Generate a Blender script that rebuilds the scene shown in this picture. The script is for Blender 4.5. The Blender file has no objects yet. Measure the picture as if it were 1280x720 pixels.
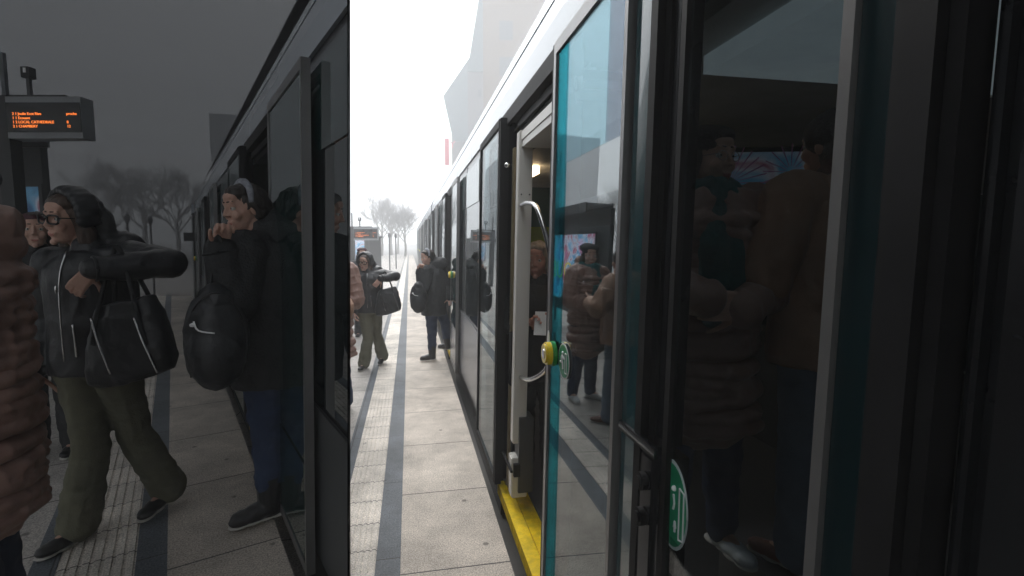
import bpy, bmesh, math, random
from math import radians as R, sin, cos, tan, atan, atan2, pi
from mathutils import Vector as V, Matrix, Euler, noise
random.seed(7)
S = bpy.context.scene
C = S.collection
# ------------------------------------------------------------ camera
PITCH = R(5.1); EYE = 1.7
cam = bpy.data.objects.new('camera', bpy.data.cameras.new('camera')); C.objects.link(cam)
cam.location = (0, 0, EYE); cam.rotation_euler = (R(90) - PITCH, 0, 0)
cam.data.sensor_width = 36; cam.data.lens = 18; cam.data.clip_end = 2000; cam.data.clip_start = .02
S.camera = cam
# ------------------------------------------------------------ sky, sun, exposure
W = bpy.data.worlds.new('World'); S.world = W; W.use_nodes = True
nt = W.node_tree; bg = nt.nodes['Background']
sky = nt.nodes.new('ShaderNodeTexSky'); sky.sky_type = 'NISHITA'; sky.sun_disc = False
sky.sun_elevation = R(48); sky.sun_rotation = R(-20); sky.dust_density = 6; sky.air_density = 1.5
hs = nt.nodes.new('ShaderNodeHueSaturation'); hs.inputs['Saturation'].default_value = .10
mixw = nt.nodes.new('ShaderNodeMix'); mixw.data_type = 'RGBA'; mixw.inputs[0].default_value = .8
mixw.inputs[7].default_value = (9.3, 9.7, 10.0, 1)      # even cloud layer over the clear sky
nt.links.new(sky.outputs[0], hs.inputs['Color']); nt.links.new(hs.outputs[0], mixw.inputs[6])
nt.links.new(mixw.outputs[2], bg.inputs[0]); bg.inputs[1].default_value = .125
sl = bpy.data.lights.new('sun', 'SUN'); sl.energy = 1.5; sl.angle = R(40); sl.color = (1, .97, .93)
so = bpy.data.objects.new('sun', sl); C.objects.link(so); so.rotation_euler = (R(-42), 0, R(20))
S.view_settings.view_transform = 'Standard'; S.view_settings.look = 'None'
S.view_settings.gamma = 1; S.view_settings.exposure = 1.35
try:
    S.cycles.max_bounces = 10; S.cycles.transparent_max_bounces = 24; S.cycles.volume_bounces = 1
    S.cycles.transmission_bounces = 8
except Exception: pass

def ray(px, py):
    cx = (px-640)/640; cy = (360-py)/640
    return V((cx, cos(PITCH)+cy*sin(PITCH), -sin(PITCH)+cy*cos(PITCH)))
def at(px, py, Y):
    d = ray(px, py); return V((0, 0, EYE)) + d*(Y/d.y)
def onfloor(px, py, z=0):
    d = ray(px, py); return V((0, 0, EYE)) + d*((z-EYE)/d.z)

# ------------------------------------------------------------ materials
MATS = {}
def mat(name, col, rough=.6, metal=0, var=.12, vscale=6, bump=0, bscale=40, coat=0, spec=.5, stretch=None, emit=None):
    if name in MATS: return MATS[name]
    m = bpy.data.materials.new(name); m.use_nodes = True; n = m.node_tree; b = n.nodes['Principled BSDF']
    b.inputs['Roughness'].default_value = rough; b.inputs['Metallic'].default_value = metal
    b.inputs['Coat Weight'].default_value = coat; b.inputs['Specular IOR Level'].default_value = spec
    tc = n.nodes.new('ShaderNodeTexCoord'); mp = n.nodes.new('ShaderNodeMapping')
    n.links.new(tc.outputs['Object'], mp.inputs[0])
    if stretch: mp.inputs['Scale'].default_value = stretch
    nz = n.nodes.new('ShaderNodeTexNoise'); nz.inputs['Scale'].default_value = vscale; nz.inputs['Detail'].default_value = 6
    n.links.new(mp.outputs[0], nz.inputs[0])
    mr = n.nodes.new('ShaderNodeMapRange'); mr.inputs[1].default_value = .25; mr.inputs[2].default_value = .75
    mr.inputs[3].default_value = 1-var; mr.inputs[4].default_value = 1+var
    n.links.new(nz.outputs[0], mr.inputs[0])
    mx = n.nodes.new('ShaderNodeVectorMath'); mx.operation = 'SCALE'; mx.inputs[0].default_value = col[:3]
    n.links.new(mr.outputs[0], mx.inputs[3]); n.links.new(mx.outputs[0], b.inputs['Base Color'])
    if bump:
        n2 = n.nodes.new('ShaderNodeTexNoise'); n2.inputs['Scale'].default_value = bscale; n2.inputs['Detail'].default_value = 5
        n.links.new(mp.outputs[0], n2.inputs[0])
        bp = n.nodes.new('ShaderNodeBump'); bp.inputs['Strength'].default_value = bump; bp.inputs['Distance'].default_value = .01
        n.links.new(n2.outputs[0], bp.inputs['Height']); n.links.new(bp.outputs[0], b.inputs['Normal'])
    if emit:
        b.inputs['Emission Color'].default_value = (*emit[0], 1); b.inputs['Emission Strength'].default_value = emit[1]
    MATS[name] = m; return m
def glassmat(name, tint, refl, rough=0.0, back=None, gcol=(.95, .97, .98)):
    if name in MATS: return MATS[name]
    m = bpy.data.materials.new(name); m.use_nodes = True; n = m.node_tree; n.nodes.clear()
    o = n.nodes.new('ShaderNodeOutputMaterial'); mx = n.nodes.new('ShaderNodeMixShader')
    g = n.nodes.new('ShaderNodeBsdfGlossy'); g.inputs['Roughness'].default_value = rough; g.inputs['Color'].default_value = (*gcol, 1)
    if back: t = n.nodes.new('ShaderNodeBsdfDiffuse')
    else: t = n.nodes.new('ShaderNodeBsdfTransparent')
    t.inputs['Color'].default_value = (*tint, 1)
    lw = n.nodes.new('ShaderNodeLayerWeight'); lw.inputs[0].default_value = .35
    mr = n.nodes.new('ShaderNodeMapRange'); mr.inputs[3].default_value = refl; mr.inputs[4].default_value = min(1, refl*1.5+.06)
    if refl == 0: mr.inputs[4].default_value = 0
    n.links.new(lw.outputs['Facing'], mr.inputs[0]); n.links.new(mr.outputs[0], mx.inputs[0])
    n.links.new(t.outputs[0], mx.inputs[1]); n.links.new(g.outputs[0], mx.inputs[2]); n.links.new(mx.outputs[0], o.inputs[0])
    MATS[name] = m; return m
white = mat('white_paint', (.36, .40, .45), .22, .0, .03, 1.5, coat=.4)
silver = mat('silver_paint', (.34, .35, .37), .25, .55, .04, 2)
blackp = mat('black_gloss', (.009, .010, .012), .2, 0, .2, spec=.35)
rubber = mat('black_rubber', (.010, .010, .011), .6, 0, .3, 10, spec=.15)
greyp = mat('dark_grey_paint', (.055, .058, .062), .4, 0, .1)
tealp = mat('teal_panel', (.002, .05, .06), .12, 0, .25, 3, coat=.5)
chrome = mat('brushed_steel', (.62, .62, .62), .22, 1, .05, 8)
alu = mat('leaf_edge_metal', (.24, .235, .235), .35, .7, .08, 8)
yellow = mat('yellow_paint', (.86, .60, .008), .38, 0, .35, 16, bump=.25, bscale=60)
yplastic = mat('yellow_plastic', (.82, .58, .01), .25, 0, .03, 9, coat=.4)
greens = mat('green_sticker', (.0, .30, .13), .35, 0, .04)
greenb = mat('green_plastic', (.02, .25, .03), .3, 0, .1)
whitest = mat('white_sticker', (.8, .8, .8), .4, 0, .03)
cream = mat('cream_plastic', (.74, .72, .67), .35, 0, .05, 3)
brass = mat('beige_seal', (.30, .24, .14), .45, .2, .2, 12)
intdark = mat('interior_dark', (.03, .035, .04), .6, 0, .2, 4)
intfloor = mat('interior_floor', (.07, .07, .075), .5, 0, .2, 60)
intgreen = mat('interior_teal', (.01, .12, .10), .4, 0, .1)
lamp = mat('interior_lamp', (.9, .8, .6), .5, emit=((1, .72, .42), 2.6))
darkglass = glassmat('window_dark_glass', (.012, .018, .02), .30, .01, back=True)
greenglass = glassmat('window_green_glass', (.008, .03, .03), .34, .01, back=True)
leafglass = glassmat('door_glass', (.50, .58, .60), .165)
tintglass = glassmat('tinted_glass', (.80, .83, .84), .05)
tealdark = mat('shaded_teal_trim', (.001, .013, .016), .3, 0, .2, 3)  # teal copy with the dimness of the right side in its colour
tealfilm = glassmat('teal_film', (.42, .72, .76), .045, gcol=(.1, .7, .8))
smoked = glassmat('dimming_glass', (.205, .207, .21), 0)  # panes added only to darken what stands under them
lightsmoked = glassmat('light_dimming_glass', (.46, .46, .46), 0)  # clearer panes added behind the camera to brighten the left figures
midsmoked = glassmat('mid_dimming_glass', (.48, .48, .48), 0)  # clearer rear pane added to lift the figures at the near glass
stone = mat('beige_granite', (.36, .315, .275), .75, 0, .20, 2.2, bump=.5, bscale=260)
# ---- paving materials with joints (in the strip's own coordinates: x across, y along)
def paving(name, col, bw, bh, groove=0, var=.25, off=0.5, mortar=.006, mcol=(.09, .085, .08)):
    m = bpy.data.materials.new(name); m.use_nodes = True; n = m.node_tree; b = n.nodes['Principled BSDF']
    tc = n.nodes.new('ShaderNodeTexCoord'); mp = n.nodes.new('ShaderNodeMapping')
    mp.inputs['Rotation'].default_value = (0, 0, R(90)); mp.inputs['Location'].default_value = (0, .5, 0)
    n.links.new(tc.outputs['Object'], mp.inputs[0])
    br = n.nodes.new('ShaderNodeTexBrick'); br.inputs['Scale'].default_value = 1; br.offset = off
    br.inputs['Brick Width'].default_value = bw; br.inputs['Row Height'].default_value = bh
    br.inputs['Mortar Size'].default_value = mortar; br.inputs['Mortar Smooth'].default_value = .3
    c1 = [c*(1+var*.35) for c in col]; c2 = [c*(1-var*.35) for c in col]
    br.inputs['Color1'].default_value = (*c1, 1); br.inputs['Color2'].default_value = (*c2, 1); br.inputs['Mortar'].default_value = (*mcol, 1)
    n.links.new(mp.outputs[0], br.inputs['Vector'])
    nz = n.nodes.new('ShaderNodeTexNoise'); nz.inputs['Scale'].default_value = 2.1; nz.inputs['Detail'].default_value = 9; nz.inputs['Roughness'].default_value = .72
    n.links.new(tc.outputs['Object'], nz.inputs[0])
    n3 = n.nodes.new('ShaderNodeTexNoise'); n3.inputs['Scale'].default_value = 130; n3.inputs['Detail'].default_value = 3
    n.links.new(tc.outputs['Object'], n3.inputs[0])
    mr = n.nodes.new('ShaderNodeMapRange'); mr.inputs[1].default_value = .34; mr.inputs[2].default_value = .66; mr.inputs[3].default_value = .62; mr.inputs[4].default_value = 1.18
    n.links.new(nz.outputs[0], mr.inputs[0])
    mr3 = n.nodes.new('ShaderNodeMapRange'); mr3.inputs[1].default_value = .3; mr3.inputs[2].default_value = .7; mr3.inputs[3].default_value = .5; mr3.inputs[4].default_value = 1.4
    n.links.new(n3.outputs[0], mr3.inputs[0])
    vo = n.nodes.new('ShaderNodeTexVoronoi'); vo.inputs['Scale'].default_value = 3.4   # scattered old gum stains
    n.links.new(tc.outputs['Object'], vo.inputs['Vector'])
    vr = n.nodes.new('ShaderNodeMapRange'); vr.inputs[1].default_value = .04; vr.inputs[2].default_value = .07; vr.inputs[3].default_value = .38; vr.inputs[4].default_value = 1
    n.links.new(vo.outputs['Distance'], vr.inputs[0])
    a = n.nodes.new('ShaderNodeMath'); a.operation = 'MULTIPLY'; n.links.new(mr.outputs[0], a.inputs[0]); n.links.new(mr3.outputs[0], a.inputs[1])
    a2 = n.nodes.new('ShaderNodeMath'); a2.operation = 'MULTIPLY'; n.links.new(a.outputs[0], a2.inputs[0]); n.links.new(vr.outputs[0], a2.inputs[1])
    sc = n.nodes.new('ShaderNodeVectorMath'); sc.operation = 'SCALE'
    n.links.new(br.outputs['Color'], sc.inputs[0]); n.links.new(a2.outputs[0], sc.inputs[3]); n.links.new(sc.outputs[0], b.inputs['Base Color'])
    b.inputs['Roughness'].default_value = .62; b.inputs['Specular IOR Level'].default_value = .35
    bp = n.nodes.new('ShaderNodeBump'); bp.inputs['Strength'].default_value = .35; bp.inputs['Distance'].default_value = .004
    n.links.new(n3.outputs[0], bp.inputs['Height'])
    bp2 = n.nodes.new('ShaderNodeBump'); bp2.inputs['Strength'].default_value = .6; bp2.inputs['Distance'].default_value = .006; bp2.invert = True
    n.links.new(br.outputs['Fac'], bp2.inputs['Height']); n.links.new(bp.outputs[0], bp2.inputs['Normal']); n.links.new(bp2.outputs[0], b.inputs['Normal'])
    return m
pv_beige = paving('beige_paving', (.56, .495, .43), .85, 2.0, off=0, var=.2, mortar=.005)
pv_left = paving('left_paving', (.46, .43, .40), .6, .6, var=.2)
pv_slate = paving('slate_paving', (.125, .14, .16), .9, 3, off=0, var=.15, mortar=.004, mcol=(.05, .05, .05))
pv_tact = paving('tactile_tiles', (.76, .70, .63), .28, 3, off=0, var=.12, mortar=.005, mcol=(.15, .13, .12))

# ------------------------------------------------------------ object helpers
def link(o, parent=None):
    C.objects.link(o)
    if parent: o.parent = parent
    return o
def tag(o, label=None, cat=None, group=None, kind=None):
    if label: o['label'] = label
    if cat: o['category'] = cat
    if group: o['group'] = group
    if kind: o['kind'] = kind
    return o
def empty(name, loc=(0, 0, 0), rz=0, label=None, cat=None, group=None):
    o = bpy.data.objects.new(name, None); o.location = loc; o.rotation_euler = (0, 0, rz); o.empty_display_size = .1
    link(o); return tag(o, label, cat, group)
def obj(name, bm, m, parent=None, smooth=False, loc=None, bev=0):
    if bev:
        bmesh.ops.bevel(bm, geom=[e for e in bm.edges], offset=bev, segments=2, affect='EDGES', clamp_overlap=True)
    bmesh.ops.recalc_face_normals(bm, faces=bm.faces[:])
    me = bpy.data.meshes.new(name); bm.to_mesh(me); bm.free()
    for mm in (m if isinstance(m, (list, tuple)) else [m]): me.materials.append(mm)
    if smooth:
        for p in me.polygons: p.use_smooth = True
    o = bpy.data.objects.new(name, me)
    if loc is not None: o.location = loc
    return link(o, parent)
def copy_tree(o, parent=None):
    c = o.copy(); C.objects.link(c)
    if parent: c.parent = parent
    for ch in list(o.children): copy_tree(ch, c)
    return c
def hexa(bm, pts, mi=0):
    v = [bm.verts.new(p) for p in pts]
    for f in ((0, 1, 2, 3), (7, 6, 5, 4), (0, 4, 5, 1), (1, 5, 6, 2), (2, 6, 7, 3), (3, 7, 4, 0)):
        bm.faces.new([v[i] for i in f]).material_index = mi
def box(bm, x0, x1, y0, y1, z0, z1, mi=0):
    hexa(bm, [(x0, y0, z0), (x1, y0, z0), (x1, y1, z0), (x0, y1, z0), (x0, y0, z1), (x1, y0, z1), (x1, y1, z1), (x0, y1, z1)], mi)
def prism(bm, poly, z0, z1, mi=0):
    a = [bm.verts.new((x, y, z0)) for x, y in poly]; b = [bm.verts.new((x, y, z1)) for x, y in poly]
    n = len(poly); bm.faces.new(a).material_index = mi; bm.faces.new(b).material_index = mi
    for i in range(n): bm.faces.new([a[i], a[(i+1) % n], b[(i+1) % n], b[i]]).material_index = mi
def ball(bm, c, r, rot=None, sub=2):
    if not hasattr(r, '__len__'): r = (r, r, r)
    M = Matrix.Translation(V(c)) @ (rot.to_4x4() if rot is not None else Matrix()) @ Matrix.Diagonal((*r, 1))
    bmesh.ops.create_icosphere(bm, subdivisions=sub, radius=1, matrix=M)
def frame_of(d):
    d = d.normalized(); a = V((0, 0, 1)) if abs(d.z) < .9 else V((1, 0, 0))
    u = a.cross(d).normalized(); w = d.cross(u); return u, w
def cap(bm, p, r, q, s, n=12, balls=True):
    p = V(p); q = V(q); d = q-p
    if d.length < 1e-5: ball(bm, p, r); return
    u, w = frame_of(d); A = []; B = []
    for i in range(n):
        t = 2*pi*i/n; e = u*cos(t)+w*sin(t)
        A.append(bm.verts.new(p+e*r)); B.append(bm.verts.new(q+e*s))
    for i in range(n): bm.faces.new([A[i], A[(i+1) % n], B[(i+1) % n], B[i]])
    bm.faces.new(A[::-1]); bm.faces.new(B)
    if balls: ball(bm, p, r*.995); ball(bm, q, s*.995)
def tube(bm, pts, r, n=8):
    pts = [V(p) for p in pts]; rings = []
    for i, p in enumerate(pts):
        d = (pts[min(i+1, len(pts)-1)]-pts[max(i-1, 0)]); u, w = frame_of(d)
        if rings:                                   # keep the ring from twisting
            u0 = rings[-1][1]; u = (u0-d.normalized()*u0.dot(d.normalized())).normalized(); w = d.normalized().cross(u)
        rr = r[i] if hasattr(r, '__len__') else r
        rings.append(([bm.verts.new(p+(u*cos(2*pi*k/n)+w*sin(2*pi*k/n))*rr) for k in range(n)], u))
    for (a, _), (b, _) in zip(rings, rings[1:]):
        for k in range(n): bm.faces.new([a[k], a[(k+1) % n], b[(k+1) % n], b[k]])
    bm.faces.new(rings[0][0][::-1]); bm.faces.new(rings[-1][0])
def spline(pts, k=6):
    pts = [V(p) for p in pts]; P = [pts[0]]+pts+[pts[-1]]; out = []
    for i in range(1, len(P)-2):
        for j in range(k):
            t = j/k; a, b, c, d = P[i-1], P[i], P[i+1], P[i+2]
            out.append(.5*((2*b)+(c-a)*t+(2*a-5*b+4*c-d)*t*t+(-a+3*b-3*c+d)*t**3))
    out.append(pts[-1]); return out
def remesh(name, bm, vox, m, parent, sm=3, wr=0, wscale=(9, 9, 9), fac=.5):
    bmesh.ops.recalc_face_normals(bm, faces=bm.faces[:])
    me = bpy.data.meshes.new('tmp'); bm.to_mesh(me); bm.free(); t = bpy.data.objects.new('tmp', me); C.objects.link(t)
    a = t.modifiers.new('r', 'REMESH'); a.mode = 'VOXEL'; a.voxel_size = vox
    if sm: b = t.modifiers.new('s', 'SMOOTH'); b.iterations = sm; b.factor = fac
    dg = bpy.context.evaluated_depsgraph_get(); dg.update()
    me2 = bpy.data.meshes.new_from_object(t.evaluated_get(dg)); bpy.data.objects.remove(t); bpy.data.meshes.remove(me)
    me2.name = name; me2.materials.clear(); me2.materials.append(m)
    if wr:
        ns = [v.normal.copy() for v in me2.vertices]
        for v, n in zip(me2.vertices, ns):
            q = V((v.co.x*wscale[0], v.co.y*wscale[1], v.co.z*wscale[2]))
            k = noise.noise(q)+.5*noise.noise(q*2.3+V((3, 1, 2)))
            k2 = 1-abs(noise.noise(q*1.4+V((9, 5, 1))))*2.2          # creases
            v.co += n*wr*(k*.8+max(0, k2)*.6)
    for p in me2.polygons: p.use_smooth = True
    o = bpy.data.objects.new(name, me2); return link(o, parent)
def text(name, s, size, m, parent, M, depth=.001):
    cu = bpy.data.curves.new(name, 'FONT'); cu.body = s; cu.size = size; cu.extrude = depth
    t = bpy.data.objects.new('t', cu); C.objects.link(t); dg = bpy.context.evaluated_depsgraph_get(); dg.update()
    me = bpy.data.meshes.new_from_object(t.evaluated_get(dg)); bpy.data.objects.remove(t)
    me.transform(M); me.materials.clear(); me.materials.append(m); me.name = name
    return link(bpy.data.objects.new(name, me), parent)

# ------------------------------------------------------------ frames of the two tram lines
class Fr:
    def __init__(s, th, z0=0, hs=1): s.th = th; s.n = V((cos(th), sin(th), 0)); s.t = V((-sin(th), cos(th), 0)); s.z0 = z0; s.hs = hs
    def P(s, a, v, z): return s.n*v+s.t*a+V((0, 0, s.z0+z*s.hs))
FR = Fr(atan(128/640))
FL = Fr(atan(423/640), .3, .84)

# ------------------------------------------------------------ ground and platforms
bm = bmesh.new(); box(bm, -400, 400, -100, 600, -.5, -.3)
tag(obj('ground', bm, mat('ground_asphalt', (.15, .145, .14), .85, 0, .2, .5, bump=.3)), 'pale grey paved ground stretching off into the fog', kind='structure')
def strip(name, th, z0, v0, v1, s0, s1, top, m, label, x=None):
    # a strip of paving in its own rotated coordinates: x across, y along
    bm = bmesh.new(); box(bm, v0, v1, s0, s1, z0, top)
    o = obj(name, bm, m); o.rotation_euler = (0, 0, th); tag(o, label, kind='structure'); return o
strip('platform_paving', FR.th, -.3, -.075, .50, -3, 70, 0, pv_beige, 'beige granite slabs along the platform edge beside the tram')
strip('platform_slate_strip', FR.th, -.3, -.205, -.075, -3, 70, -.001, pv_slate, 'dark slate strip between the tactile tiles and the beige slabs')
def tactile(name, fr, zb, ztop, v0, v1, s0, s1, nrib, label):
    bm = bmesh.new(); box(bm, v0, v1, s0, s1, zb, ztop-.006)
    w = (v1-v0)/nrib
    for i in range(nrib):
        x0 = v0+w*i+w*.14; x1 = v0+w*(i+1)-w*.14
        hexa(bm, [(x0, s0, ztop-.007), (x1, s0, ztop-.007), (x1, s1, ztop-.007), (x0, s1, ztop-.007), (x0+w*.08, s0, ztop), (x1-w*.08, s0, ztop), (x1-w*.08, s1, ztop), (x0+w*.08, s1, ztop)])
    o = obj(name, bm, pv_tact); o.rotation_euler = (0, 0, fr.th); return tag(o, label, kind='structure')
tactile('tactile_strip', FR, -.3, 0, -.44, -.205, -3, 70, 7, 'pale ribbed tactile tiles along the platform')
strip('platform_slate_band', FR.th, -.3, -.52, -.44, -3, 70, -.001, pv_slate, 'narrow slate band left of the tactile tiles')
strip('platform_back_paving', FR.th, -.3, -14, -.52, -3, 70, -.002, pv_left, 'grey beige paving of the platform behind the tactile tiles')
# left platform, one step higher, dimmed by the added smoked glass pavilion
def clipped(name, fr, v0, v1, s0, s1, zt, m, label, ymin=1.0, zb=0.0):
    bm = bmesh.new(); box(bm, v0, v1, s0, s1, zb, zt)
    # cut at the step edge y = ymin (world)
    o3 = Matrix.Rotation(-fr.th, 3, 'Z')
    bmesh.ops.bisect_plane(bm, geom=bm.verts[:]+bm.edges[:]+bm.faces[:], plane_co=o3 @ V((0, ymin, 0)), plane_no=o3 @ V((0, -1, 0)), clear_outer=True)
    bmesh.ops.holes_fill(bm, edges=bm.edges)
    o = obj(name, bm, m); o.rotation_euler = (0, 0, fr.th); return tag(o, label, kind='structure')
clipped('raised_platform_paving', FL, -.087, .36, -1, 17, .3, pv_beige, 'dim beige slabs of the raised platform beside the left tram', zb=.005)
clipped('raised_platform_slate_strip', FL, -.203, -.087, -1, 17, .299, pv_slate, 'dim slate strip on the raised platform', zb=.005)
tl = tactile('raised_tactile_strip', FL, .005, .3, -.486, -.203, 0.3, 17, 7, 'dim ribbed tactile tiles on the raised platform')
clipped('raised_platform_slate_band', FL, -.58, -.486, -1, 17, .299, pv_slate, 'dim slate band left of the raised tactile tiles', zb=.005)
clipped('raised_platform_back_paving', FL, -12, -.58, -8, 17, .298, pv_left, 'dim grey beige paving at the back of the raised platform', zb=.005)

# ------------------------------------------------------------ tram builder
def tram(fr, L, label, vb=.60, vl=.54, s0=-2.3, s1=45, doors=(), near=None, full=True, depth=2.4):
    root = empty('tram', (0, 0, 0), 0, label, 'tram')
    def lean(z): return .022*max(0, z-.3)
    def bx(bm, a0, a1, v0, v1, z0, z1, mi=0, ln=True):
        l0 = lean(z0) if ln else 0; l1 = lean(z1) if ln else 0
        hexa(bm, [fr.P(a0, v0+l0, z0), fr.P(a1, v0+l0, z0), fr.P(a1, v1+l0, z0), fr.P(a0, v1+l0, z0),
                  fr.P(a0, v0+l1, z1), fr.P(a1, v0+l1, z1), fr.P(a1, v1+l1, z1), fr.P(a0, v1+l1, z1)], mi)
    def part(name, m, items, parent=None, bev=0, ln=True):
        bm = bmesh.new()
        for it in items: bx(bm, *it, ln=ln)
        return obj(name, bm, m, parent or root, bev=bev)
    # cantrail and roof: lofted profile
    def loft(name, m, prof, a0, a1, close=True):
        bm = bmesh.new(); A = [bm.verts.new(fr.P(a0, v, z)) for v, z in prof]; B = [bm.verts.new(fr.P(a1, v, z)) for v, z in prof]
        n = len(prof)
        for i in range(n): bm.faces.new([A[i], A[(i+1) % n], B[(i+1) % n], B[i]])
        bm.faces.new(A); bm.faces.new(B)
        o = obj(name, bm, m, root); return o
    lt = lean(2.56)
    secs = []; a = s0
    joints = [s for s in (15.2, 25.4, 35.6) if s < s1]
    for j in joints+[None]:
        secs.append((a, (j-.35) if j else s1)); a = (j+.35) if j else None
    for a0, a1 in secs:
        loft('cantrail', white, [(vb+lt, 2.56), (vb+lt+.006, 2.70), (vb+lt+.02, 2.795), (vb+lt+.20, 2.795), (vb+lt+.20, 2.56)], a0, a1)
        loft('roof_groove', rubber, [(vb+lt+.035, 2.797), (vb+lt+.035, 2.815), (vb+lt+.2, 2.815), (vb+lt+.2, 2.797)], a0, a1)
        rp = [(vb+lt+.025, 2.817), (vb+lt+.045, 2.90), (vb+lt+.085, 2.98), (vb+lt+.14, 3.05), (vb+lt+.22, 3.10), (vb+lt+.4, 3.13)]
        if full: rp += [(vb+depth-.4, 3.13), (vb+depth-.1, 3.0), (vb+depth, 2.817)]
        else: rp += [(vb+depth, 3.13), (vb+depth, 2.817)]
        loft('roof', white, rp, a0, a1)
    for j in joints:
        part('bellows', rubber, [(j-.35+.07*i, j-.35+.07*i+.045, vb+.07, vb+.3, .05, 2.95) for i in range(10)]+[(j-.35, j+.35, vb+.11, vb+.3, .05, 2.95)])
        part('bellows_cover', silver, [(j-.37, j-.33, vb+.0, vb+.3, .05, 2.8), (j+.33, j+.37, vb+.0, vb+.3, .05, 2.8)])
    # doors
    zt = 2.5
    edges = []
    for i, (d0, d1) in enumerate(doors):
        edges.append((d0, d1))
        if i == 0:
            part('door_header', rubber, [(d0-.04, d1+.14, vb-.004, vb+.05, 2.47, 2.56), (d0, d1, vb+.05, vb+.34, 2.37, 2.41), (d0, d1+.02, vb+.03, vb+.07, 2.41, 2.455)])
            part('door_track', chrome, [(d0, d1+.04, vb+.10, vb+.13, 2.42, 2.44), (d0+.05, d1, vb+.18, vb+.2, 2.43, 2.45)])
            part('header_panel', cream, [(d0-.1, 3.02, vb+.02, vb+.30, 2.26, 2.30), (d0-.1, 3.02, vb+.015, vb+.035, 2.301, 2.35)], )
        else:
            part('door_header', rubber, [(d0-.04, d1+.08, vb-.004, vb+.10, 2.44, 2.56)])
        for it in ((d1, d1+.10, vb-.01, vb+.03, .04, 2.47), (d1+.02, d1+.05, vb-.03, vb-.011, .1, 2.45), (d0-.06, d0, vb-.01, vb+.05, .04, 2.47), (d1+.06, d1+.09, vb-.045, vb-.011, .1, 2.45)): part('door_seal', rubber, [it])
        part('door_sill', yellow, [(d0, d1-.01, vb-.022, vb+.055, -.05, .03), (d0, d1-.01, vb+.062, vb+.15, -.05, .024), (d0, d1-.01, vb+.055, vb+.062, -.05, .008)], ln=False)
        for (l0, l1, far) in ((d0-(.74 if full and not i else .84), d0-.01, False), (d1+.02 if i else d1-.06, d1+.86, True)):
            if l0 < s0: l0 = s0+.02
            if l1-l0 < .3: continue
            zb = .05
            v0, v1 = vl, vl+.035
            fr0 = part('door', alu if not far else rubber, [(l0, l0+.022, v0, v1, zb, zt), (l1-.03, l1, v0, v1, zb, zt)] +
                       [(l0+.022, l1-.03, v0, v1, zb, zb+.05), (l0+.022, l1-.03, v0, v1, zt-.05, zt)])
            e = (l1, l1+.03) if not far else (l0-.035, l0)
            part('edge_seal', rubber, [(e[0]+.001, e[1], v0+.004, v1+.012, zb, zt)], fr0)
            if i == 0 and full:
                part('glass', leafglass, [(l0+.023, l1-.031, v0+.010, v0+.016, zb+.051, zt-.051)], fr0)
            else:
                part('glass', greenglass, [(l0+.023, l1-.031, v0+.006, v0+.02, .62, zt-.051)], fr0)
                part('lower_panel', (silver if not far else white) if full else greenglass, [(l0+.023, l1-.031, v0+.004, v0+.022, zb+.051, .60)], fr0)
            if not far:
                bz = 1.255
                def disc(name, m, sc, zc, r, va, vc, par, ry=None, n=28):
                    bm = bmesh.new(); ry = ry or r
                    A = [bm.verts.new(fr.P(sc+r*cos(2*pi*k/n), va+lean(zc), zc+ry*sin(2*pi*k/n)/fr.hs)) for k in range(n)]
                    B = [bm.verts.new(fr.P(sc+r*cos(2*pi*k/n), vc+lean(zc), zc+ry*sin(2*pi*k/n)/fr.hs)) for k in range(n)]
                    for k in range(n): bm.faces.new([A[k], A[(k+1) % n], B[(k+1) % n], B[k]])
                    bm.faces.new(A); bm.faces.new(B); return obj(name, bm, m, par, bev=.0)
                bc = l1-.11
                b0 = disc('door_button', yplastic, bc, bz, .046, v0-.032, v0-.0125, fr0)
                disc('button_rim', yplastic, bc, bz, .039, v0-.040, v0-.0325, b0)
                disc('button_centre', chrome, bc, bz, .019, v0-.043, v0-.0405, b0)
                disc('button_base', greenb, bc-.004, bz, .050, v0-.012, v0+.0035, b0)
                if i == 0 and full:
                    disc('white_sticker', whitest, l1-.045, bz+.01, .020, v0-.003, v0-.001, fr0, ry=.072)
                    sc, zc = l1-.235, 1.25
                    k0 = disc('exit_sticker', whitest, sc, zc, .068, v0+.006, v0+.0075, fr0)
                    k0['label'] = 'round green emergency exit sticker with running figure'
                    disc('green_field', greens, sc, zc, .062, v0+.0048, v0+.0058, k0)
                    bm = bmesh.new(); vv = v0+.0042+lean(zc); q = lambda u, w: fr.P(sc-u, vv, zc+w)
                    def bar(p, q_, r=.004):
                        cap(bm, q(*p), r, q(*q_), r, n=8, balls=False)
                    # running figure and doorway
                    ball(bm, q(-.004, .033), .006); bar((-.006, .024), (-.012, .002), .005); bar((-.012, .002), (-.004, -.012)); bar((-.004, -.012), (-.002, -.03))
                    bar((-.012, .002), (-.024, -.008)); bar((-.024, -.008), (-.036, -.006)); bar((-.006, .022), (.006, .012)); bar((.006, .012), (.014, .014)); bar((-.006, .022), (-.02, .016)); bar((-.02, .016), (-.024, .006))
                    for p, q_ in (((.022, .035), (.022, -.04)), ((.022, .035), (.042, .035)), ((.042, .035), (.042, -.04)), ((.022, -.04), (.042, -.04))): bar(p, q_, .0018)
                    obj('pictogram', bm, whitest, k0)
                    part('teal_band', tealfilm, [(l0+.56, l0+.68, v0+.007, v0+.0085, zb+.051, zt-.051)], fr0)
                    part('reflection_dim_film', dimfilm, [(l0+.03, l0+.149, v0+.007, v0+.0085, 2.0, zt-.051)], fr0)  # sheet added to dim the overbright sky reflection
                    part('reflection_tint_film', mat_sky, [(l0+.15, l0+.555, v0+.007, v0+.0085, 2.0, zt-.051)], fr0)  # sheet added to colour the mirrored sky pale teal
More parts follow.
